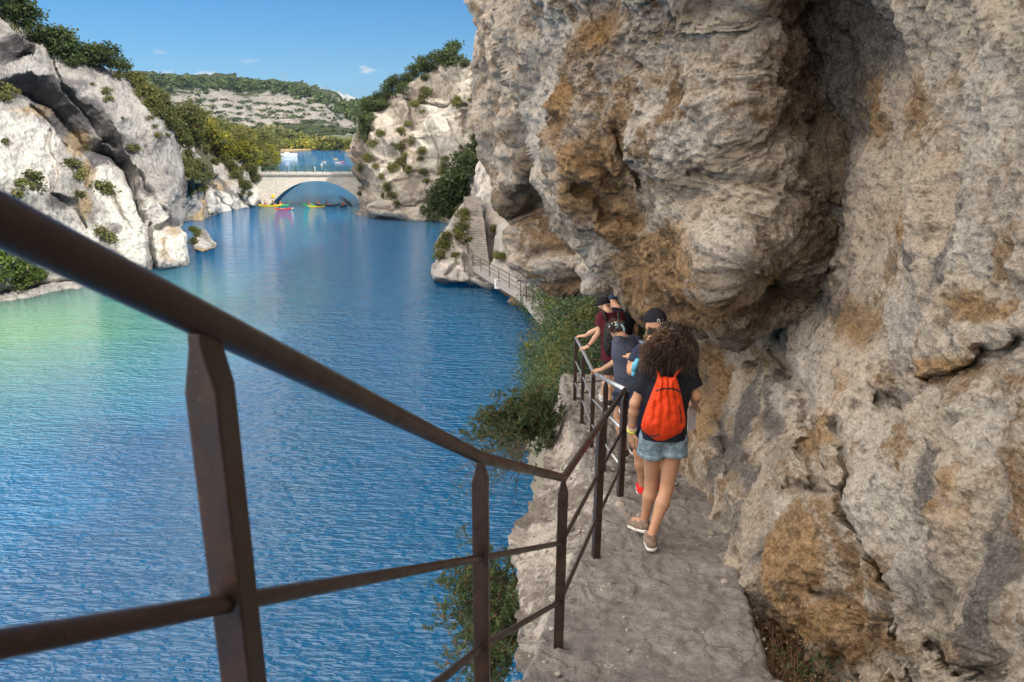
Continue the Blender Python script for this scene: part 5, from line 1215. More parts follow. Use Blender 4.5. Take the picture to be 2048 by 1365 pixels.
def hand(s, w, d, nrm, side, size=1.0, curl=.35, r=.0085, spread=.16):
    """palm from the wrist w along d; nrm = back of the hand; thumb leaves on `side` (+1/-1)"""
    d = unit(d); nrm = unit(nrm - d * np.dot(nrm, d)); sd = np.cross(d, nrm) * side; z = size
    pc = w + d * .045 * z
    M = np.stack([d, sd, nrm], 1); s.ell(pc, (.054 * z, .041 * z, .017 * z), M, .012); s.cap(w - d * .01, w + d * .02, .024 * z, .026 * z, .015)
    for i, (off, L) in enumerate(((.030, .072), (.011, .080), (-.009, .074), (-.027, .058))):
        b = w + d * (.083 - abs(i - 1) * .004) * z + sd * off * z; a0 = curl * .5; dd = unit(d + sd * spread * (off / .03))
        q1 = b + (dd * math.cos(a0) - nrm * math.sin(a0)) * L * .45 * z; q2 = q1 + (dd * math.cos(a0 + curl) - nrm * math.sin(a0 + curl)) * L * .32 * z; q3 = q2 + (dd * math.cos(a0 + 1.7 * curl) - nrm * math.sin(a0 + 1.7 * curl)) * L * .25 * z
        s.cap(b - dd * .02 * z, q1, r * 1.08 * z, r * z, .006); s.cap(q1, q2, r * z, r * .92 * z, .004); s.cap(q2, q3, r * .92 * z, r * .75 * z, .004)
    b = w + d * .018 * z + sd * .026 * z; t1 = b + (d * .55 + sd * .75 - nrm * .25) * .042 * z; t2 = t1 + (d * .9 + sd * .3 - nrm * .35) * .032 * z
    s.cap(b, t1, .013 * z, .0105 * z, .010); s.cap(t1, t2, .0105 * z, .0085 * z, .004)

def head(s, c, fwd, up, r=1.0, face=True):
    f = unit(fwd); u = unit(np.array(up) - f * np.dot(up, f)); x = np.cross(f, u); M = np.stack([x, f, u], 1)
    s.ell(c + u * .015, (.076 * r, .096 * r, .098 * r), M, .02); s.ell(c + f * .022 * r - u * .06 * r, (.054 * r, .062 * r, .06 * r), M, .035)
    s.cap(c + f * .093 * r - u * .005, c + f * .112 * r - u * .038 * r, .009 * r, .014 * r, .012)      # nose
    s.cap(c + f * .085 * r - u * .070 * r - x * .018, c + f * .085 * r - u * .070 * r + x * .018, .008, .008, .008)  # lips
    for q in (-1, 1):
        s.ell(c + x * q * .080 * r - f * .005 - u * .012, (.009, .021 * r, .033 * r), M, .006)
        s.ell(c + x * q * .031 * r + f * .088 * r + u * .008, (.015, .010, .010), M, 0, sub=False)
    return M

def shoe(loc_ankle, toe_dir, ground_z, parent, mu, L=.25, heel_up=0.0, sole=None, w=.045):
    """sneaker: upper and sole; heel_up lifts the heel about the toe"""
    d = unit([toe_dir[0], toe_dir[1], 0]); a = P3(loc_ankle); hp = a - d * .055; hp[2] = ground_z + heel_up; tp = hp + d * L * (math.cos(math.asin(min(.9, heel_up / L)))); tp[2] = ground_z
    ax = unit(tp - hp); x = unit(np.cross(ax, [0, 0, 1])); u = np.cross(x, ax)
    lo = np.minimum(hp, tp) - .09; hi = np.maximum(np.maximum(hp, tp), a) + .10
    s = SDF(lo, hi, .0055)
    s.cap(hp + ax * .035 + u * .045, hp + ax * (L * .45) + u * .042, w * .86, w * .98, .02); s.cap(hp + ax * (L * .45) + u * .040, hp + ax * (L - .045) + u * .030, w * .98, w * .86, .02)
    s.cap(hp + ax * .05 + u * .05, a + P3((0, 0, .0)), w * .90, w * .80, .02); s.plane(hp + u * .016, -u); s.plane(a + P3((0, 0, .012)), (0, 0, 1))
    s.mesh('shoe', mu, parent, .003, 30)
    s2 = SDF(lo, hi, .0055)
    s2.cap(hp + ax * .035 + u * .012, hp + ax * L * .5 + u * .012, w * .92, w * 1.02, .01); s2.cap(hp + ax * L * .5 + u * .012, hp + ax * (L - .045) + u * .012, w * 1.02, w * .90, .01)
    s2.plane(hp + u * .024, u); s2.plane(hp + u * .0, -u); s2.mesh('shoe_sole', sole or M_sole, parent)

def arm(s, sh, el, wr, g=1.0, k=.02):
    s.cap(sh, el, .046 * g, .036 * g, k); m = el + (wr - el) * .3; s.cap(el, m, .037 * g, .036 * g, k); s.cap(m, wr, .036 * g, .024 * g, k)
def leg(s, hip, kn, an, g=1.0):
    g = g * .93; s.cap(hip, kn, .090 * g, .052 * g, .02); d = kn + (an - kn) * .32; back = P3((0, -.014, 0)) * g
    s.cap(kn, d + back, .052 * g, .054 * g, .025); s.cap(d + back, an + (kn - an) * .12, .054 * g, .034 * g, .02); s.cap(an + (kn - an) * .12, an, .034 * g, .033 * g, .01)
def foot(s, an, dirn, L=.17): d = unit([dirn[0], dirn[1], 0]); s.cap(an + P3((0, 0, -.02)), an + d * L + P3((0, 0, -.05)), .034, .028, .02)

def AT(px, py, Y): return P3(at(px, py, Y))
FWD = P3((0.12, 1, 0))

def figure(name, label, J, mats, h=.008, up=(0, 0, 1), fwd=FWD, headdir=None, g=1.0, sleeve=.55, shorts=.55, shirt_len=0.0, wr=.006, hands=True, shoes=None, cap=None, bare=True, handspec=None):
    """J: joints in world space. Returns the empty and the parts' helper data."""
    allp = np.array([J[k] for k in J]); lo = allp.min(0) - .22; hi = allp.max(0) + .22
    base = (J['anL'] + J['anR']) / 2; e = empty('person', (float(base[0]), float(base[1]), float(min(J['anL'][2], J['anR'][2]) - .08)), label, 'person')
    fl = (fwd, .62); f = unit(fwd); hd = unit(headdir if headdir is not None else fwd)
    s = SDF(lo, hi, h)
    x = unit(J['shR'] - J['shL'])
    s.cap(J['neck'], J['head'], .052 * g, .048 * g, .03); head(s, J['head'], hd, up, g)
    s.cap(J['shL'] + x * .05, J['shR'] - x * .05, .062 * g, .062 * g, .04, (f, .8)); s.cap(J['chest'] - x * .055, J['chest'] + x * .055, .098 * g, .098 * g, .06, (f, .85))
    s.cap(J['neck'] - P3((0, 0, .03)), J['chest'], .07 * g, .09 * g, .04); s.cap(J['chest'], J['pelvis'], .105 * g, .105 * g, .05, (f, .8)); s.cap((J['hipL'] + J['pelvis']) / 2, (J['hipR'] + J['pelvis']) / 2, .10 * g, .10 * g, .04)
    for q in 'LR':
        arm(s, J['sh' + q], J['el' + q], J['wr' + q], g); leg(s, J['hip' + q], J['kn' + q], J['an' + q], g); foot(s, J['an' + q], J['toe' + q] - J['an' + q], .11)
        hs = (handspec or {}).get(q, {}); hn = hs.get('n', P3((0, -.3, 1)) if abs(unit(J['wr' + q] - J['el' + q])[2]) < .7 else P3((-1 if q == 'L' else 1, -.2, 0)))
        hand(s, J['wr' + q], hs.get('d', J['wr' + q] - J['el' + q]), P3(hn), hs.get('side', 1 if q == 'R' else -1), g * hs.get('s', 1.0), hs.get('curl', .4), spread=hs.get('spread', .2))
    s.mesh('body', mats['skin'], e)
    # shirt
    s = SDF(lo, hi, h); t_ = .016
    s.cap(J['shL'] + x * .03, J['shR'] - x * .03, .062 * g + t_, .062 * g + t_, .04, (f, .85)); s.cap(J['chest'] - x * .06, J['chest'] + x * .06, .10 * g + t_, .10 * g + t_, .06, (f, .88))
    s.cap(J['neck'] - P3((0, 0, .045)), J['chest'], .075 * g + t_, .095 * g + t_, .04); hem = J['pelvis'] + (J['chest'] - J['pelvis']) * (-.12 - shirt_len)
    s.cap(J['chest'], hem, .108 * g + t_, .128 * g + t_, .05, (f, .85)); s.cap(J['chest'] - x * .03, hem - x * .045, .10 * g + t_, .10 * g + t_, .05, (f, .9)); s.cap(J['chest'] + x * .03, hem + x * .045, .10 * g + t_, .10 * g + t_, .05, (f, .9))
    s.plane(hem, hem - J['chest']); s.plane(J['neck'] + P3((0, 0, .02)), (0, 0, 1)) if sleeve is not None else None
    for q in 'LR':
        end = J['sh' + q] + (J['el' + q] - J['sh' + q]) * sleeve; s.cap(J['sh' + q], end, .055 * g + t_, .058 * g + t_, .03, ends=(0, 1))
    s.mesh('shirt', mats['shirt'], e, wr, 11, 3, (1, 1, .6))
    # shorts
    s = SDF(lo, hi, h); wa = J['pelvis'] + (J['chest'] - J['pelvis']) * .22
    s.cap(wa - x * .05, J['pelvis'] - x * .045, .098 * g, .118 * g, .04, (f, .86)); s.cap(wa + x * .05, J['pelvis'] + x * .045, .098 * g, .118 * g, .04, (f, .86)); s.cap(wa, J['pelvis'], .10 * g, .12 * g, .04, (f, .86)); s.plane(wa, wa - J['pelvis'])
    for q in 'LR':
        end = J['hip' + q] + (J['kn' + q] - J['hip' + q]) * shorts; s.cap(J['hip' + q] + P3((0, 0, .03)), end, .104 * g, .105 * g if shorts < .5 else .092 * g, .02, ends=(0, 1))
    so_ = s.mesh('shorts', mats['shorts'], e, wr * .7, 16, 5)
    for q, m_, up_ in shoes or (): shoe(J['an' + q], J['toe' + q] - J['an' + q], float(J['an' + q][2]) - .085 - up_, e, m_, heel_up=up_)
    ey = MB(); M = np.stack([np.cross(hd, up), hd, up], 1)
    for q in (-1, 1): ey.ball(tuple(J['head'] + np.cross(hd, up) * q * .031 * g + hd * .090 * g + P3(up) * .008), .011, 8, 6)
    ey.build('eyes', M_eye, e, True)
    return e, f, x, hd

def cap_hat(c, hd, mat, parent, g=1.0, tilt=.0, brim=True):
    u = unit(P3((0, 0, 1)) - hd * hd[2] + hd * tilt); f = unit(np.cross(u, np.cross(hd, u))); x = np.cross(f, u); M = np.stack([x, f, u], 1)
    s = SDF(c - .24, c + .24, .008); s.ell(c + u * .022, (.090 * g, .108 * g, .112 * g), M, .0); s.plane(c + u * .020 - f * .02, -u - f * .12)
    if brim: 
        s.ell(c + f * .135 * g + u * .030, (.078 * g, .075 * g, .012), M, .012)
    s.mesh('cap', mat, parent, .0015, 20)
def strands(name, roots, tips, mat, parent, r0=.0032, curl=.012, turns=4, sag=.03, seed=0, n=16):
    r = np.random.RandomState(seed); V = []; F = []; b = 0
    for a, t in zip(roots, tips):
        a = P3(a); t = P3(t); L = np.linalg.norm(t - a); u = np.linspace(0, 1, n)[:, None]; m = (a + t) / 2 + P3((0, 0, sag)) + r.normal(size=3) * .01
        p = (1 - u) ** 2 * a + 2 * u * (1 - u) * m + u ** 2 * t; d = unit(t - a); e1 = unit(np.cross(d, [.3, .2, 1])); e2 = np.cross(d, e1)
        ph = r.uniform(0, 6.28) + u * turns * 6.28 * r.uniform(.7, 1.2); am = curl * r.uniform(.5, 1.3) * np.minimum(u * 4, 1); p = p + (np.cos(ph) * e1 + np.sin(ph) * e2) * am
        tg = np.gradient(p, axis=0); tg /= np.linalg.norm(tg, axis=1, keepdims=True) + 1e-9; s1 = np.cross(tg, e1 + .3 * d); s1 /= np.linalg.norm(s1, axis=1, keepdims=True) + 1e-9; s2 = np.cross(tg, s1); rr = r0 * (1 - .75 * u) * r.uniform(.7, 1.3)
        ring = np.stack([p + s1 * rr, p + s2 * rr, p - s1 * rr, p - s2 * rr], 1).reshape(-1, 3); V.append(ring)
        i = np.arange(n - 1)[:, None] * 4; k = np.arange(4)[None]; F.append(np.stack([i + k, i + (k + 1) % 4, i + 4 + (k + 1) % 4, i + 4 + k], -1).reshape(-1, 4) + b); b += len(ring)
    o = mesh_np(name, np.concatenate(V), np.concatenate(F), mat, True); put_under(o, parent); return o
def inflate(name, poly, Y, T, mat, parent, step=2.0, fold=None, back=.35, yfun=None):
    """soft bag: an outline with real depth, swelling towards its middle"""
    xs = [p[0] for p in poly]; ys = [p[1] for p in poly]; X, Yg = np.meshgrid(np.arange(min(xs), max(xs) + step, step), np.arange(min(ys), max(ys) + step, step))
    m = inside(poly, X, Yg); d = dist_line(poly, X, Yg, True); w_ = min(max(xs) - min(xs), max(ys) - min(ys)) / 2
    th = np.sqrt(np.clip(1 - (1 - np.clip(d / w_, 0, 1)) ** 2, 0, 1)) * T
    if fold: th = th + fold(X, Yg, d)
    Yc = Y + (yfun(X, Yg) if yfun else 0)
    r = ray(X, Yg)
    def surf(Yd): return r * (Yd / r[..., 1])[..., None] + np.array([0, 0, CZ])
    A = surf(Yc - th); B = surf(Yc + th * back)
    idx = -np.ones(m.shape, int); idx[m] = np.arange(m.sum()); n = m.sum(); cell = m[:-1, :-1] & m[1:, :-1] & m[:-1, 1:] & m[1:, 1:]; i, j = np.nonzero(cell)
    F = np.stack([idx[i, j], idx[i + 1, j], idx[i + 1, j + 1], idx[i, j + 1]], 1); V = np.concatenate([A[m], B[m]])
    E = np.concatenate([F[:, [0, 1]], F[:, [1, 2]], F[:, [2, 3]], F[:, [3, 0]]]); key = np.sort(E, 1); kk = key[:, 0] * n + key[:, 1]; _, inv, cnt = np.unique(kk, return_inverse=True, return_counts=True); Bd = E[cnt[inv] == 1]
    o = mesh_np(name, V, np.concatenate([F, F[:, ::-1] + n, np.stack([Bd[:, 1], Bd[:, 0], Bd[:, 0] + n, Bd[:, 1] + n], 1)]), mat, True); put_under(o, parent)
    return o, (V, F)
def ribbon_on(name, VF, line, wpx, mat, parent, off=.004):
    """thin strip laid on a surface along a line"""
    bt_ = BVHTree.FromPolygons([tuple(v) for v in VF[0]], [tuple(f) for f in VF[1]]); L = []
    for (xa, ya), (xb, yb) in zip(line, line[1:]):
        for t in np.linspace(0, 1, 8, endpoint=False): L.append((xa + (xb - xa) * t, ya + (yb - ya) * t))
    L.append(line[-1]); mb = MB(); pts_ = []
    for i, (px, py) in enumerate(L):
        a = L[max(i - 1, 0)]; b = L[min(i + 1, len(L) - 1)]; n_ = np.array([-(b[1] - a[1]), b[0] - a[0]]); n_ = n_ / (np.linalg.norm(n_) + 1e-9) * wpx / 2; q = []
        for s_ in (-1, 1):
            dr = Vector(ray(px + n_[0] * s_, py + n_[1] * s_).tolist()).normalized(); h_ = bt_.ray_cast(Vector((0, 0, CZ)), dr)
            if h_[0] is None: q = None; break
            q.append(h_[0] - dr * off); q.append(h_[0] + dr * off)
        if q: pts_.append(q)
    V = [v for q in pts_ for v in q]; F = []
    for i in range(len(pts_) - 1):
        a = i * 4; b = a + 4; F += [(a, a + 2, b + 2, b), (a + 1, b + 1, b + 3, a + 3), (a, b, b + 1, a + 1), (a + 2, a + 3, b + 3, b + 2)]
    mb.add(V, F); return mb.build(name, mat, parent, True)

# ---------------------------------------------------------------- woman with the orange bag
C_black = cloth_mat('black_cotton', (.012, .013, .020)); C_denim = cloth_mat('washed_denim', (.10, .155, .20), (.24, .31, .355), 500, .85, .3)
W = dict(head=AT(1343, 684, 5.42), neck=AT(1338, 727, 5.36), chest=AT(1332, 782, 5.32), pelvis=AT(1328, 862, 5.30), shL=AT(1296, 745, 5.33), shR=AT(1377, 748, 5.36), elL=AT(1270, 806, 5.33), wrL=AT(1263, 862, 5.40),
         elR=AT(1392, 792, 5.33), wrR=AT(1388, 808, 5.56), hipL=AT(1306, 884, 5.31), hipR=AT(1347, 884, 5.30), knL=AT(1303, 966, 5.40), knR=AT(1334, 974, 5.30), anL=AT(1289, 1040, 5.42), anR=AT(1303, 1070, 5.18))
W['toeL'] = W['anL'] + P3((-.10, .165, 0)); W['toeR'] = W['anR'] + P3((.02, .2, 0))
ew, f, x, hd = figure('person', 'woman with long curly hair in denim shorts carrying an orange drawstring bag', W, dict(skin=SK1, shirt=C_black, shorts=C_denim), .0065, g=.97, headdir=P3((.2, 1, -.35)), sleeve=.62, shorts=.20, shirt_len=.04,
                      shoes=None, handspec={'L': dict(n=P3((-1, -.55, 0)), side=-1, curl=.28, d=P3((.02, .12, -1))), 'R': dict(n=P3((.3, -.3, .8)), curl=.9)}, wr=.007)
C_shoe = cloth_mat('brown_sneaker', (.17, .125, .10), (.26, .19, .15), 300)
shoe(W['anL'], P3((-.55, .9, 0)), float(gz(W['anL'][1])) + .035, ew, C_shoe, .235, .045, w=.043); shoe(W['anR'], P3((.05, 1, 0)), float(gz(W['anR'][1])) + .03, ew, C_shoe, .235, .0, w=.043)
for q, hx in (('L', .2), ('R', .2)):                                  # turned-up denim cuffs
    end = W['hip' + q] + (W['kn' + q] - W['hip' + q]) * .205; s = SDF(end - .18, end + .18, .007); d_ = unit(W['kn' + q] - W['hip' + q])
    s.cap(end - d_ * .022, end + d_ * .012, .112, .113, 0, ends=(1, 1)); s.mesh('shorts_cuff', C_denim, ew, .004, 20)
M_orange = cloth_mat('orange_nylon', (.62, .048, .010), None, 700, .5, .1); M_zip = simple_mat('black_zip', (.012, .012, .014), .5)
bag = empty('drawstring_bag', tuple(W['pelvis'] + P3((0, -.2, 0))), 'bright orange red drawstring bag on the back of the curly haired woman', 'bag')
bp = [(1316, 742), (1324, 752), (1345, 754), (1352, 750), (1358, 768), (1364, 792), (1368, 815), (1372, 836), (1371, 855), (1362, 866), (1346, 875), (1328, 883), (1312, 882), (1298, 872), (1284, 862), (1281, 852), (1286, 832), (1294, 808), (1303, 784), (1311, 764)]
fo = lambda X, Y, d: .0065 * np.sin((X - 1330) * .42 / (.55 + (Y - 740) / 150.) + .6 * np.sin(Y * .09)) * smooth(1, 14, d) * (1 - .6 * smooth(790, 860, Y)) + .020 * fbm(np.stack([X / 16., Y / 26., X * 0], -1), 3, 5) * smooth(0, 10, d)
ob, VF = inflate('bag_body', bp, 5.165, .08, M_orange, bag, 1.1, fo, .1, lambda X, Y: (Y - 742) * .0002)
ribbon_on('zip', VF, [(1312, 782), (1325, 777.5), (1340, 777), (1352, 779), (1360, 785)], 3.2, M_zip, bag, .002); ribbon_on('zip', VF, [(1359, 812), (1362, 830), (1363, 847)], 2.2, M_zip, bag, .002); ribbon_on('zip', VF, [(1297, 870), (1308, 872), (1319, 869)], 3.0, M_zip, bag, .002)
mb = MB()
for (xa, ya), (xb, yb) in (((1316, 746), (1311, 733)), ((1350, 752), (1362, 736))):
    mb.tube([AT(xa, ya, 5.15), AT(xb, yb, 5.24), AT(xb + (6 if xb > 1340 else -3), yb - 8, 5.31)], [.009, .006, .005], 8)
mb.build('strap', M_orange, bag, True)
# hair: a wild mass of curls
HM = hair_mat('curly_brown_hair', (.012, .006, .0035), (.042, .017, .008)); r = np.random.RandomState(11)
hc = W['head'] + P3((0, -.02, .02)); s = SDF(hc - P3((.4, .35, .5)), hc + P3((.4, .35, .3)), .012)
s.ell(hc, (.112, .118, .115), None, .03).ell(AT(1342, 712, 5.36), (.150, .10, .13), None, .06).ell(AT(1314, 722, 5.30), (.11, .07, .085), None, .06).ell(AT(1376, 712, 5.38), (.07, .07, .14), None, .05)
s.mesh('hair', hair_mat('hair_core', (.014, .008, .005), (.03, .014, .008)), ew, .03, 16, 2)
ro, ti = [], []
for k in range(1500):
    d = r.normal(size=3); d /= np.linalg.norm(d); d[1] = -abs(d[1]) if r.rand() < .7 else d[1]; a = hc + d * np.array([.10, .105, .105]) * r.uniform(.8, 1.05)
    px = 1343 + r.normal() * 28; py = r.uniform(695, 758); 
    if r.rand() < .42: px = r.uniform(1284, 1325); py = 752 - abs(px - 1322) * .8 + r.normal() * 10
    t_ = AT(px, py, 5.17 + r.uniform(-.06, .16)); 
    if r.rand() < .35: t_ = a + d * r.uniform(.03, .09) + P3((0, 0, -r.uniform(.02, .16)))
    ro.append(a); ti.append(t_)
strands('hair_curls', ro, ti, HM, ew, .0036, .016, 3.2, .05, 5, 20)
ro, ti = [], []
for k in range(420):
    a = hc + P3((-.04, -.06, 0)) + r.normal(size=3) * .04; px = r.uniform(1276, 1312); ro.append(a); ti.append(AT(px, r.uniform(688, 742), 5.2 + r.uniform(0, .1)))
strands('hair_curls', ro, ti, hair_mat('hair_sunbleached', (.06, .028, .012), (.17, .085, .038)), ew, .003, .016, 3.5, .05, 8, 20)
mb = MB(); 
def ring_at(mb, c, d, R_, r_):
    d = unit(d); a = unit(np.cross(d, [.2, 1, .1])); b = np.cross(d, a); mb.tube([c + (a * math.cos(t) + b * math.sin(t)) * R_ for t in np.linspace(0, 2 * math.pi, 17)], r_, 6, False)
dw = W['wrL'] - W['elL']; ring_at(mb, W['wrL'] - unit(dw) * .005, dw, .031, .006); ring_at(mb, W['wrL'] - unit(dw) * .012, dw, .031, .006); mb.build('bracelet', simple_mat('yellow_band', (.62, .60, .10), .5), ew, True)
mb = MB(); ring_at(mb, W['wrL'] - unit(dw) * .032, dw, .033, .005); mb.build('bracelet', simple_mat('pale_beads', (.55, .45, .42), .5), ew, True)
mb = MB(); c_ = AT(1386, 836, 5.60); mb.prism([c_ + P3(q) for q in ((-.035, 0, .09), (.03, .02, .08), (.025, .03, -.10), (-.03, .01, -.11))], (.004, .006, 0)); tag(mb.build('paper_sheet', simple_mat('pale_paper', (.55, .52, .60), .8)), 'pale folded paper in the right hand of the woman with the orange bag', 'paper')

# ---------------------------------------------------------------- person in a black cap just ahead of her
C_navy = cloth_mat('navy_cotton', (.020, .027, .055)); C_blue = cloth_mat('slate_blue_cotton', (.055, .062, .095)); C_maroon = cloth_mat('maroon_cotton', (.085, .012, .022)); C_grey = cloth_mat('charcoal_shorts', (.045, .042, .042)); M_cap = cloth_mat('black_cap', (.010, .010, .014))
M_lb = cloth_mat('light_blue_fabric', (.12, .42, .62)); M_red = cloth_mat('red_shoe', (.6, .02, .03)); M_pack = cloth_mat('black_nylon', (.018, .017, .018), None, 500, .6)
def toes(J, a=(0, .2, 0), b=(0, .2, 0)): J['toeL'] = J['anL'] + P3(a); J['toeR'] = J['anR'] + P3(b); return J
Q = toes(dict(head=AT(1311, 650, 6.62), neck=AT(1306, 688, 6.55), chest=AT(1303, 738, 6.5), pelvis=AT(1302, 815, 6.5), shL=AT(1281, 706, 6.5), shR=AT(1334, 706, 6.55), elL=AT(1263, 742, 6.45), wrL=AT(1262, 716, 6.70), elR=AT(1340, 760, 6.6), wrR=AT(1336, 790, 6.8),
              hipL=AT(1288, 830, 6.5), hipR=AT(1318, 830, 6.5), knL=AT(1278, 905, 6.55), knR=AT(1314, 900, 6.7), anL=AT(1286, 974, 6.55), anR=AT(1312, 965, 6.8)))
eq, *_ = figure('person', 'hiker in a black cap directly ahead of the woman with the orange bag', Q, dict(skin=SK1, shirt=C_navy, shorts=cloth_mat('black_shorts', (.02, .02, .03))), .009, headdir=P3((-.25, 1, -.2)), shorts=.55,
                shoes=(('L', M_red, 0), ('R', M_red, 0)), handspec={'L': dict(curl=.9)})
cap_hat(Q['head'] + P3((0, 0, .01)), unit((-.25, 1, -.12)), M_cap, eq, 1.04); mb = MB(); ring_at(mb, AT(1317, 641, 6.49), P3((.1, 1, 0)), .011, .002); mb.build('cap_buckle', simple_mat('white_metal_buckle', (.6, .6, .6), .4), eq)
r = np.random.RandomState(2); ro = [Q['head'] + P3((r.uniform(-.07, .07), -.075 + r.uniform(-.01, .03), r.uniform(-.03, .0))) for _ in range(160)]; strands('hair', ro, [a + P3((r.normal() * .01, -.008, -.05)) for a in ro], hair_mat('short_dark_hair', (.012, .008, .006), (.03, .02, .014)), eq, .004, .003, 1, 0, 3, 6)
pk = empty('backpack', tuple(Q['chest'] + P3((0, -.15, 0))), 'dark navy shoulder bag worn by the hiker in the black cap', 'bag')
inflate('bag_body', [(1262, 762), (1274, 752), (1290, 756), (1300, 790), (1296, 850), (1280, 872), (1262, 868), (1255, 840), (1256, 800)], 6.42, .09, C_navy, pk, 1.5, None, .3)
mb = MB(); mb.tube([AT(1300, 700, 6.44), AT(1291, 688, 6.46), AT(1280, 683, 6.55)], [.020, .018, .015], 6); mb.build('strap', cloth_mat('pale_blue_strap', (.13, .17, .26)), pk, True)
mb = MB(); mb.tube([AT(1268, 742, 6.36), AT(1270, 730, 6.34), AT(1276, 718, 6.36)], [.020, .026, .016], 8); mb.tube([AT(1266, 752, 6.36), AT(1268, 742, 6.36)], [.012, .020], 8); tag(mb.build('towel', M_lb, None, True), 'light blue cloth tucked under the left arm of the hiker in the black cap', 'towel')
mb = MB(); mb.tube([AT(1238, 818, 7.3), AT(1242, 830, 7.25), AT(1256, 832, 7.1), AT(1268, 828, 6.9)], .007, 6); mb.build('cord', simple_mat('white_cord', (.6, .6, .6), .7), pk, True)

# ---------------------------------------------------------------- man in slate tee leaning on the rail
Y0 = 8.45
A3 = toes(dict(head=AT(1233, 657, Y0 + .25), neck=AT(1244, 674, Y0 + .12), chest=AT(1252, 708, Y0), pelvis=AT(1256, 768, Y0 - .05), shL=AT(1237, 684, Y0), shR=AT(1272, 684, Y0 + .15), elL=AT(1240, 718, Y0 - .08), wrL=AT(1202, 740, Y0 + .12), elR=AT(1284, 722, Y0 + .2), wrR=AT(1290, 742, Y0 + .45),
               hipL=AT(1246, 780, Y0), hipR=AT(1267, 780, Y0), knL=AT(1236, 832, Y0 + .05), knR=AT(1264, 832, Y0 + .2), anL=AT(1250, 900, Y0 - .05), anR=AT(1268, 892, Y0 + .3)))
e3, *_ = figure('person', 'man in slate blue tee and patterned bandana holding the bright handrail', A3, dict(skin=SK3, shirt=C_blue, shorts=C_navy), .010, g=.98, headdir=P3((-.35, 1, -.55)), fwd=P3((-.1, 1, 0)), shorts=.5, shoes=(('L', C_grey, 0), ('R', C_grey, 0)),
                handspec={'L': dict(n=P3((0, -.2, 1)), curl=.75, d=P3((-.6, .5, -.12)))}, shirt_len=.10, wr=.008)
hcol = hair_mat('short_brown_hair', (.025, .014, .009), (.07, .04, .022)); r = np.random.RandomState(3)
def mop(c, n, mat, parent, L=.035, seed=0, back=True):
    r = np.random.RandomState(seed); ro = []; ti = []
    for k in range(n):
        d = r.normal(size=3); d /= np.linalg.norm(d); d[2] = abs(d[2]) * .9 - .25; d[1] = d[1] - .35; d /= np.linalg.norm(d); a = c + P3((0, 0, .02)) + d * P3((.078, .098, .095)); ro.append(a); ti.append(a + d * L * .6 + P3((0, 0, -L * .5)) + r.normal(size=3) * .008)
    strands('hair', ro, ti, mat, parent, .006, .006, 1.5, 0, seed, 8)
mop(A3['head'], 420, hcol, e3, .05, 4)
mb = MB(); hc3 = A3['head']; d3 = unit((-.35, 1, -.55)); u3 = unit(P3((0, 0, 1)) - d3 * d3[2]); x3 = np.cross(d3, u3)
ringp = [hc3 + u3 * .035 + (d3 * math.cos(t) * .106 + x3 * math.sin(t) * .09) for t in np.linspace(0, 2 * math.pi, 21)]
V = []; F = []
for p in ringp: V += [p - u3 * .02, p + u3 * .02]
for i in range(20): F.append((i * 2, i * 2 + 2, i * 2 + 3, i * 2 + 1))
mb.add(V, F); kn = hc3 - d3 * .112 + u3 * .03; mb.tube([kn, kn + P3((.04, -.02, -.05)), kn + P3((.05, -.03, -.10))], [.012, .016, .008], 6); mb.tube([kn, kn + P3((-.04, -.02, -.04)), kn + P3((-.07, -.02, -.07))], [.012, .016, .006], 6)
M_band = NT('patterned_bandana', .8, .2); nn = M_band.voro(60); M_band.color(M_band.ramp(nn, [(.25, (.02, .03, .05)), (.4, (.20, .40, .52)), (.7, (.55, .66, .70))])); mb.build('bandana', M_band.m, e3, True)

# ---------------------------------------------------------------- man in maroon with both hands on the rail end
Y0 = 10.75
A4 = toes(dict(head=AT(1208, 612, Y0 + .22), neck=AT(1217, 626, Y0 + .05), chest=AT(1222, 652, Y0), pelvis=AT(1225, 712, Y0 - .05), shL=AT(1203, 634, Y0), shR=AT(1240, 634, Y0 + .12), elL=AT(1196, 668, Y0 - .05), wrL=AT(1176, 694, Y0 - .02), elR=AT(1184, 664, Y0 + .55), wrR=AT(1170, 672, Y0 + .68),
               hipL=AT(1217, 722, Y0), hipR=AT(1234, 722, Y0), knL=AT(1218, 762, Y0), knR=AT(1234, 762, Y0 + .1), anL=AT(1219, 801, Y0 - .05), anR=AT(1205, 790, Y0 + .35)))
A4['knR'] = AT(1214, 755, Y0 + .3)
e4, *_ = figure('person', 'man in maroon tee and black cap with both hands on the handrail', A4, dict(skin=SK2, shirt=C_maroon, shorts=C_grey), .011, headdir=P3((-.75, 1, -.4)), fwd=P3((-.3, 1, 0)), shorts=.62, shoes=(('L', M_pack, 0), ('R', simple_mat('pale_shoe', (.5, .5, .5), .8), 0)),
                handspec={'L': dict(n=P3((0, -.2, 1)), curl=.7, d=P3((-.7, .3, -.15))), 'R': dict(n=P3((0, -.2, 1)), curl=.5, d=P3((-.9, .3, -.05)))})
cap_hat(A4['head'], unit((-.75, 1, -.35)), M_cap, e4, 1.0); mop(A4['head'] + P3((0, 0, -.05)), 120, hair_mat('dark_hair', (.012, .008, .006), (.03, .02, .014)), e4, .02, 9)
mb = MB(); ring_at(mb, A4['wrL'] * .85 + A4['elL'] * .15, A4['wrL'] - A4['elL'], .034, .006); mb.build('bracelet', M_cap, e4)
pk = empty('backpack', tuple(A4['chest'] + P3((0, -.2, -.1))), 'black backpack on the man in the maroon tee', 'backpack')
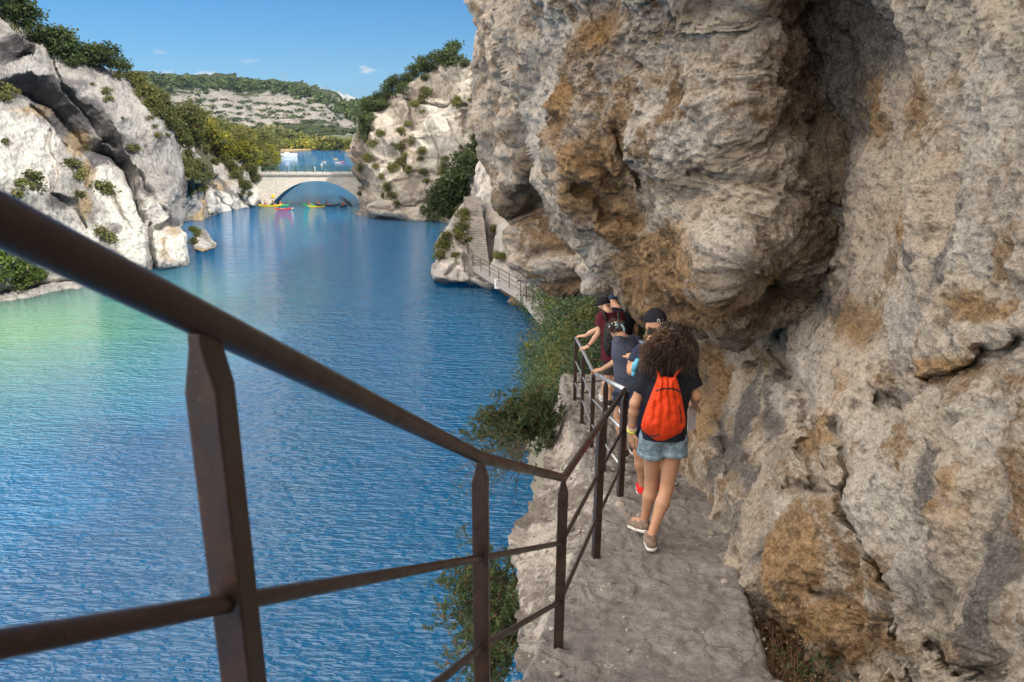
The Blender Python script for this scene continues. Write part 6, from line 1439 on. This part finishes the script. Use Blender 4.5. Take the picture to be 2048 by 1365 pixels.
inflate('bag_body', [(1208, 650), (1216, 640), (1236, 642), (1244, 660), (1240, 700), (1228, 716), (1212, 712), (1204, 690)], Y0 - .13, .15, M_pack, pk, 1.2, lambda X, Y, d: .012 * fbm(np.stack([X / 9., Y / 9., X * 0], -1), 3, 5), .2)
inflate('pocket', [(1209, 676), (1232, 678), (1230, 704), (1212, 704)], Y0 - .26, .05, M_pack, pk, 1.2, None, .5)
mb = MB()
for a_, b_ in (((1214, 645), (1208, 626)), ((1236, 645), (1238, 626))): mb.tube([AT(*a_, Y0 - .17), AT(*b_, Y0 - .10), AT(b_[0], b_[1] - 3, Y0 + .05)], [.018, .02, .02], 6)
mb.build('strap', M_pack, pk, True)

# ---------------------------------------------------------------- man in black beyond him
Y0 = 11.6
A5 = toes(dict(head=AT(1227, 606, Y0 + .3), neck=AT(1236, 617, Y0 + .1), chest=AT(1245, 642, Y0), pelvis=AT(1243, 700, Y0), shL=AT(1229, 624, Y0), shR=AT(1262, 628, Y0), elL=AT(1226, 655, Y0 + .3), wrL=AT(1212, 672, Y0 + .45), elR=AT(1272, 658, Y0), wrR=AT(1266, 682, Y0 + .25),
               hipL=AT(1235, 708, Y0), hipR=AT(1251, 708, Y0), knL=AT(1230, 745, Y0), knR=AT(1248, 748, Y0), anL=AT(1230, 785, Y0), anR=AT(1246, 786, Y0)))
e5, *_ = figure('person', 'man in black tee and dark cap bending behind the maroon tee', A5, dict(skin=SK3, shirt=C_black, shorts=C_grey), .012, headdir=P3((.1, 1, -.7)), shorts=.6, shoes=(('L', M_pack, 0), ('R', M_pack, 0)))
cap_hat(A5['head'] + P3((0, 0, .01)), unit((.1, 1, -.5)), C_navy, e5, 1.0)
mb = MB(); mb.tube([AT(1238, 597, Y0 + .22), AT(1243, 602, Y0 + .2), AT(1245, 610, Y0 + .2)], [.012, .02, .008], 6); mb.build('bandana', M_lb, e5, True)

# ================================================================== kayaks and boats
def kayak_mb(L=3.6, W_=.38):
    mb = MB(); V = []; n = 14
    for i in range(n + 1):
        u = -1 + 2 * i / n; w_ = W_ * max(0.02, (1 - abs(u) ** 2.6)); rise = .16 * abs(u) ** 3
        V += [(u * L / 2, -w_, .17 + rise), (u * L / 2, -w_ * .8, rise - .05), (u * L / 2, w_ * .8, rise - .05), (u * L / 2, w_, .17 + rise), (u * L / 2, w_ * .6, .20 + rise - (.09 if abs(u) < .6 else 0)), (u * L / 2, -w_ * .6, .20 + rise - (.09 if abs(u) < .6 else 0))]
    F = [tuple(range(6)), tuple(range(n * 6 + 5, n * 6 - 1, -1))]
    for i in range(n):
        for k in range(6): F.append((i * 6 + k, i * 6 + (k + 1) % 6, i * 6 + 6 + (k + 1) % 6, i * 6 + 6 + k))
    return mb.add(V, F)
def col_mat(n, c): return simple_mat(n, c, .45, spec=.5)
K_y, K_g, K_r, K_w, K_d = col_mat('yellow_plastic', (.75, .55, .02)), col_mat('green_plastic', (.02, .40, .14)), col_mat('red_plastic', (.55, .03, .03)), col_mat('cream_plastic', (.65, .62, .45)), col_mat('dark_plastic', (.03, .04, .05))
def mesh_of(mb, n, m): o = mb.build(n, m, smooth_=False); d = o.data; bpy.data.objects.remove(o); return d
_sit = {}
def sitter(kind, skin, vest):
    """seated paddler: one continuous low body, life vest and paddle"""
    def tmp(s, m, nm): V, F = s.nets(); o = mesh_np(nm, V, F, m); d = o.data; bpy.data.objects.remove(o); return d
    s = SDF((-.5, -.7, -.2), (1.0, .7, 1.1), .035); z = P3
    s.cap(z((0, 0, .12)), z((-.05, 0, .5)), .13, .14, .05); s.ell(z((-.03, 0, .80)), (.095, .085, .12), None, .03); s.cap(z((-.05, 0, .55)), z((-.03, 0, .72)), .055, .05, .03)
    for q in (-1, 1):
        s.cap(z((-.05, q * .17, .56)), z((.08, q * .30, .36)), .05, .04, .04); s.cap(z((.08, q * .30, .36)), z((.32, q * .24, .45)), .04, .035, .03); s.cap(z((0, q * .09, .12)), z((.42, q * .13, .26)), .085, .06, .05); s.cap(z((.42, q * .13, .26)), z((.78, q * .10, .08)), .06, .045, .04)
    b = tmp(s, skin, 'body'); s = SDF((-.4, -.4, 0), (.4, .4, .8), .035); s.cap(z((0, 0, .20)), z((-.05, 0, .52)), .155, .165, .04); v = tmp(s, vest, 'vest')
    s = SDF((-.3, -.3, .6), (.3, .3, 1.1), .03); s.ell(z((-.045, 0, .83)), (.105, .095, .11), None, 0); s.plane((0, 0, .80), (.5, 0, -1)); hr = tmp(s, C_grey, 'hair')
    return b, v, hr
SIT = [sitter(0, SK2, col_mat('red_vest', (.45, .06, .04))), sitter(1, SK1, col_mat('dark_vest', (.03, .03, .05))), sitter(2, SK2, col_mat('pale_vest', (.45, .5, .5)))]
pad = MB(); pad.tube([(.32, -1.0, .62), (.32, 1.0, .36)], .018, 5); pad.box((.32, -1.12, .64), (.03, .34, .16)); pad.box((.32, 1.12, .34), (.03, .34, .16)); PAD = mesh_of(pad, 'paddle', K_d)
hulls = {k: mesh_of(kayak_mb(), 'hull', m) for k, m in (('yellow', K_y), ('green', K_g), ('red', K_r), ('cream', K_w), ('dark', K_d))}
def kayak(px, py, colr, ang, label, sitters=(), s=1.0, group=None):
    p = on_water(px, py, .02); e = empty('kayak', p, label, 'kayak', group); e.rotation_euler = (0, 0, ang); o = bpy.data.objects.new('hull', hulls[colr]); col.objects.link(o); o.parent = e; o.scale = (s, s, s)
    for off, kind, lab, paddle in sitters:
        q = p + Vector((math.cos(ang) * off, math.sin(ang) * off, .08)); pe = empty('person', q, lab, 'person'); pe.rotation_euler = (0, 0, ang)
        for me, nm in zip(SIT[kind], ('body', 'life_vest', 'hair')):
            o = bpy.data.objects.new(nm, me); col.objects.link(o); o.parent = pe
        if paddle:
            o = bpy.data.objects.new('paddle', PAD); col.objects.link(o); o.location = q; o.rotation_euler = (0, 0, ang); tag(o, lab.replace('paddler', 'paddle of the paddler').replace('person', 'paddle of the person'), 'paddle')
kayak(540, 412.5, 'yellow', R(4), 'yellow kayak nearest the left pier of the bridge', [(-.8, 0, 'person in a red vest in the yellow kayak by the bridge pier', True), (.6, 1, 'person in a dark vest in the yellow kayak by the bridge pier', False)], 1.15)
kayak(556, 412.0, 'green', R(-6), 'green kayak beside the yellow one near the left pier of the bridge', [(-.9, 2, 'person in a pale vest in the green kayak near the bridge pier', True), (.5, 0, 'person in a red vest in the green kayak near the bridge pier', False)], 1.1)
kayak(566, 418.5, 'red', R(12), 'red kayak drifting just in front of the left group of kayaks', [], .8)
kayak(574, 418.2, 'cream', R(25), 'short cream kayak beside the red kayak in front of the bridge', [], .6)
kayak(627, 411.2, 'green', R(3), 'green kayak under the middle of the bridge arch', [(-.9, 1, 'paddler at the stern of the green kayak under the arch', True), (.9, 0, 'paddler in a red vest in the green kayak under the arch', True)], 1.05)
kayak(633, 414.2, 'yellow', R(0), 'yellow kayak in front of the green one under the bridge arch', [], .85)
kayak(655, 412.0, 'dark', R(2), 'long dark kayak right of the green one under the bridge arch', [(-.1, 1, 'paddler in the long dark kayak under the arch', True)], 1.25)
kayak(687, 413.0, 'dark', R(80), 'dark kayak by the headland rock under the right end of the bridge', [(0, 0, 'paddler in the dark kayak by the headland rock', True)], .9)
for px, py, c_, s_, lb in ((671, 318, 'yellow', .9, 'yellow kayak far out beyond the bridge'), (676, 325, 'cream', 1.0, 'pale kayak beside the red one beyond the bridge'), (683, 324, 'red', 1.0, 'red kayak on the lake beyond the bridge'), (648, 324, 'cream', .9, 'small pale kayak alone in the middle of the far lake')):
    kayak(px, py, c_, R(10), lb, [(0, 1, 'paddler in the ' + lb, False)], s_ * .62)
mb = MB(); p = on_water(578, 310.5, 0); Lb = 9.0
for i, w_ in enumerate((0,)):
    mb.prism([p + Vector(q) for q in ((-Lb / 2, -1.1, .9), (Lb / 2 - 1.5, -1.2, .9), (Lb / 2, 0, 1.1), (Lb / 2 - 1.5, 1.2, .9), (-Lb / 2, 1.1, .9))], (0, 0, -1.1)); mb.box(p + Vector((-1.0, 0, 1.4)), (2.2, 1.5, .5)); mb.box(p + Vector((-1.0, 0, 1.7)), (2.6, 1.7, .1))
tag(mb.build('boat', col_mat('white_boat_paint', (.75, .75, .75))), 'long white boat moored near the left shore of the far lake', 'boat')
for px, py, m_, lb in ((557.5, 320, K_y, 'yellow buoy on the far lake left of the kayaks'), (643, 329, K_w, 'white buoy on the lake close above the bridge railing'), (629, 335, K_w, 'white buoy seen through the bridge railing')):
    mb = MB(); mb.ball(on_water(px, py, .1), .34, 10, 8); tag(mb.build('buoy', m_, None, True), lb, 'buoy')
# walker on the bridge
J5 = Vector((bx(712.5), BY + 1.5, zd)); s = SDF(P3(J5) - P3((.5, .5, .1)), P3(J5) + P3((.5, .5, 1.9)), .04); z = lambda a, b, c: P3(J5) + P3((a, b, c))
s.cap(z(-.08, 0, .06), z(-.09, 0, .85), .06, .09, .03).cap(z(.10, 0, .06), z(.09, 0, .85), .06, .09, .03).cap(z(0, 0, .9), z(0, 0, 1.36), .14, .17, .05).ell(z(0, 0, 1.62), (.09, .1, .12), None, .02).cap(z(0, 0, 1.4), z(0, 0, 1.55), .05, .05, .03).cap(z(-.2, 0, 1.38), z(-.27, -.05, 1.08), .05, .04, .03).cap(z(-.27, -.05, 1.08), z(-.2, -.3, 1.02), .04, .035, .02).cap(z(.2, 0, 1.38), z(.27, -.05, 1.08), .05, .04, .03).cap(z(.27, -.05, 1.08), z(.2, -.3, 1.02), .04, .035, .02)
eb = empty('person', J5, 'person in dark clothes leaning on the railing at the right end of the bridge', 'person'); s.mesh('body', C_grey, eb)
# dead branch reaching out of the water by the headland
mb = MB(); r = random.Random(4); b0 = on_water(703, 412, .1) ; V = []
for k in range(9):
    tx, ty = r.uniform(677, 702), r.uniform(393, 411); t_ = at(tx, ty, b0.y - 1 + r.uniform(-1, 1)); m_ = b0.lerp(t_, .5) + Vector((0, 0, r.uniform(-.1, .5))); mb.tube([b0, m_, t_], [.10, .06, .02], 4)
    for j in range(3):
        u = r.uniform(.4, 1); c = m_.lerp(t_, u); mb.tube([c, c + Vector((r.uniform(-.7, .3), 0, r.uniform(-.2, .7)))], [.03, .01], 3)
tag(mb.build('dead_branch', M_bark), 'dark dead branch sticking out of the water beside the headland rock', 'branch')
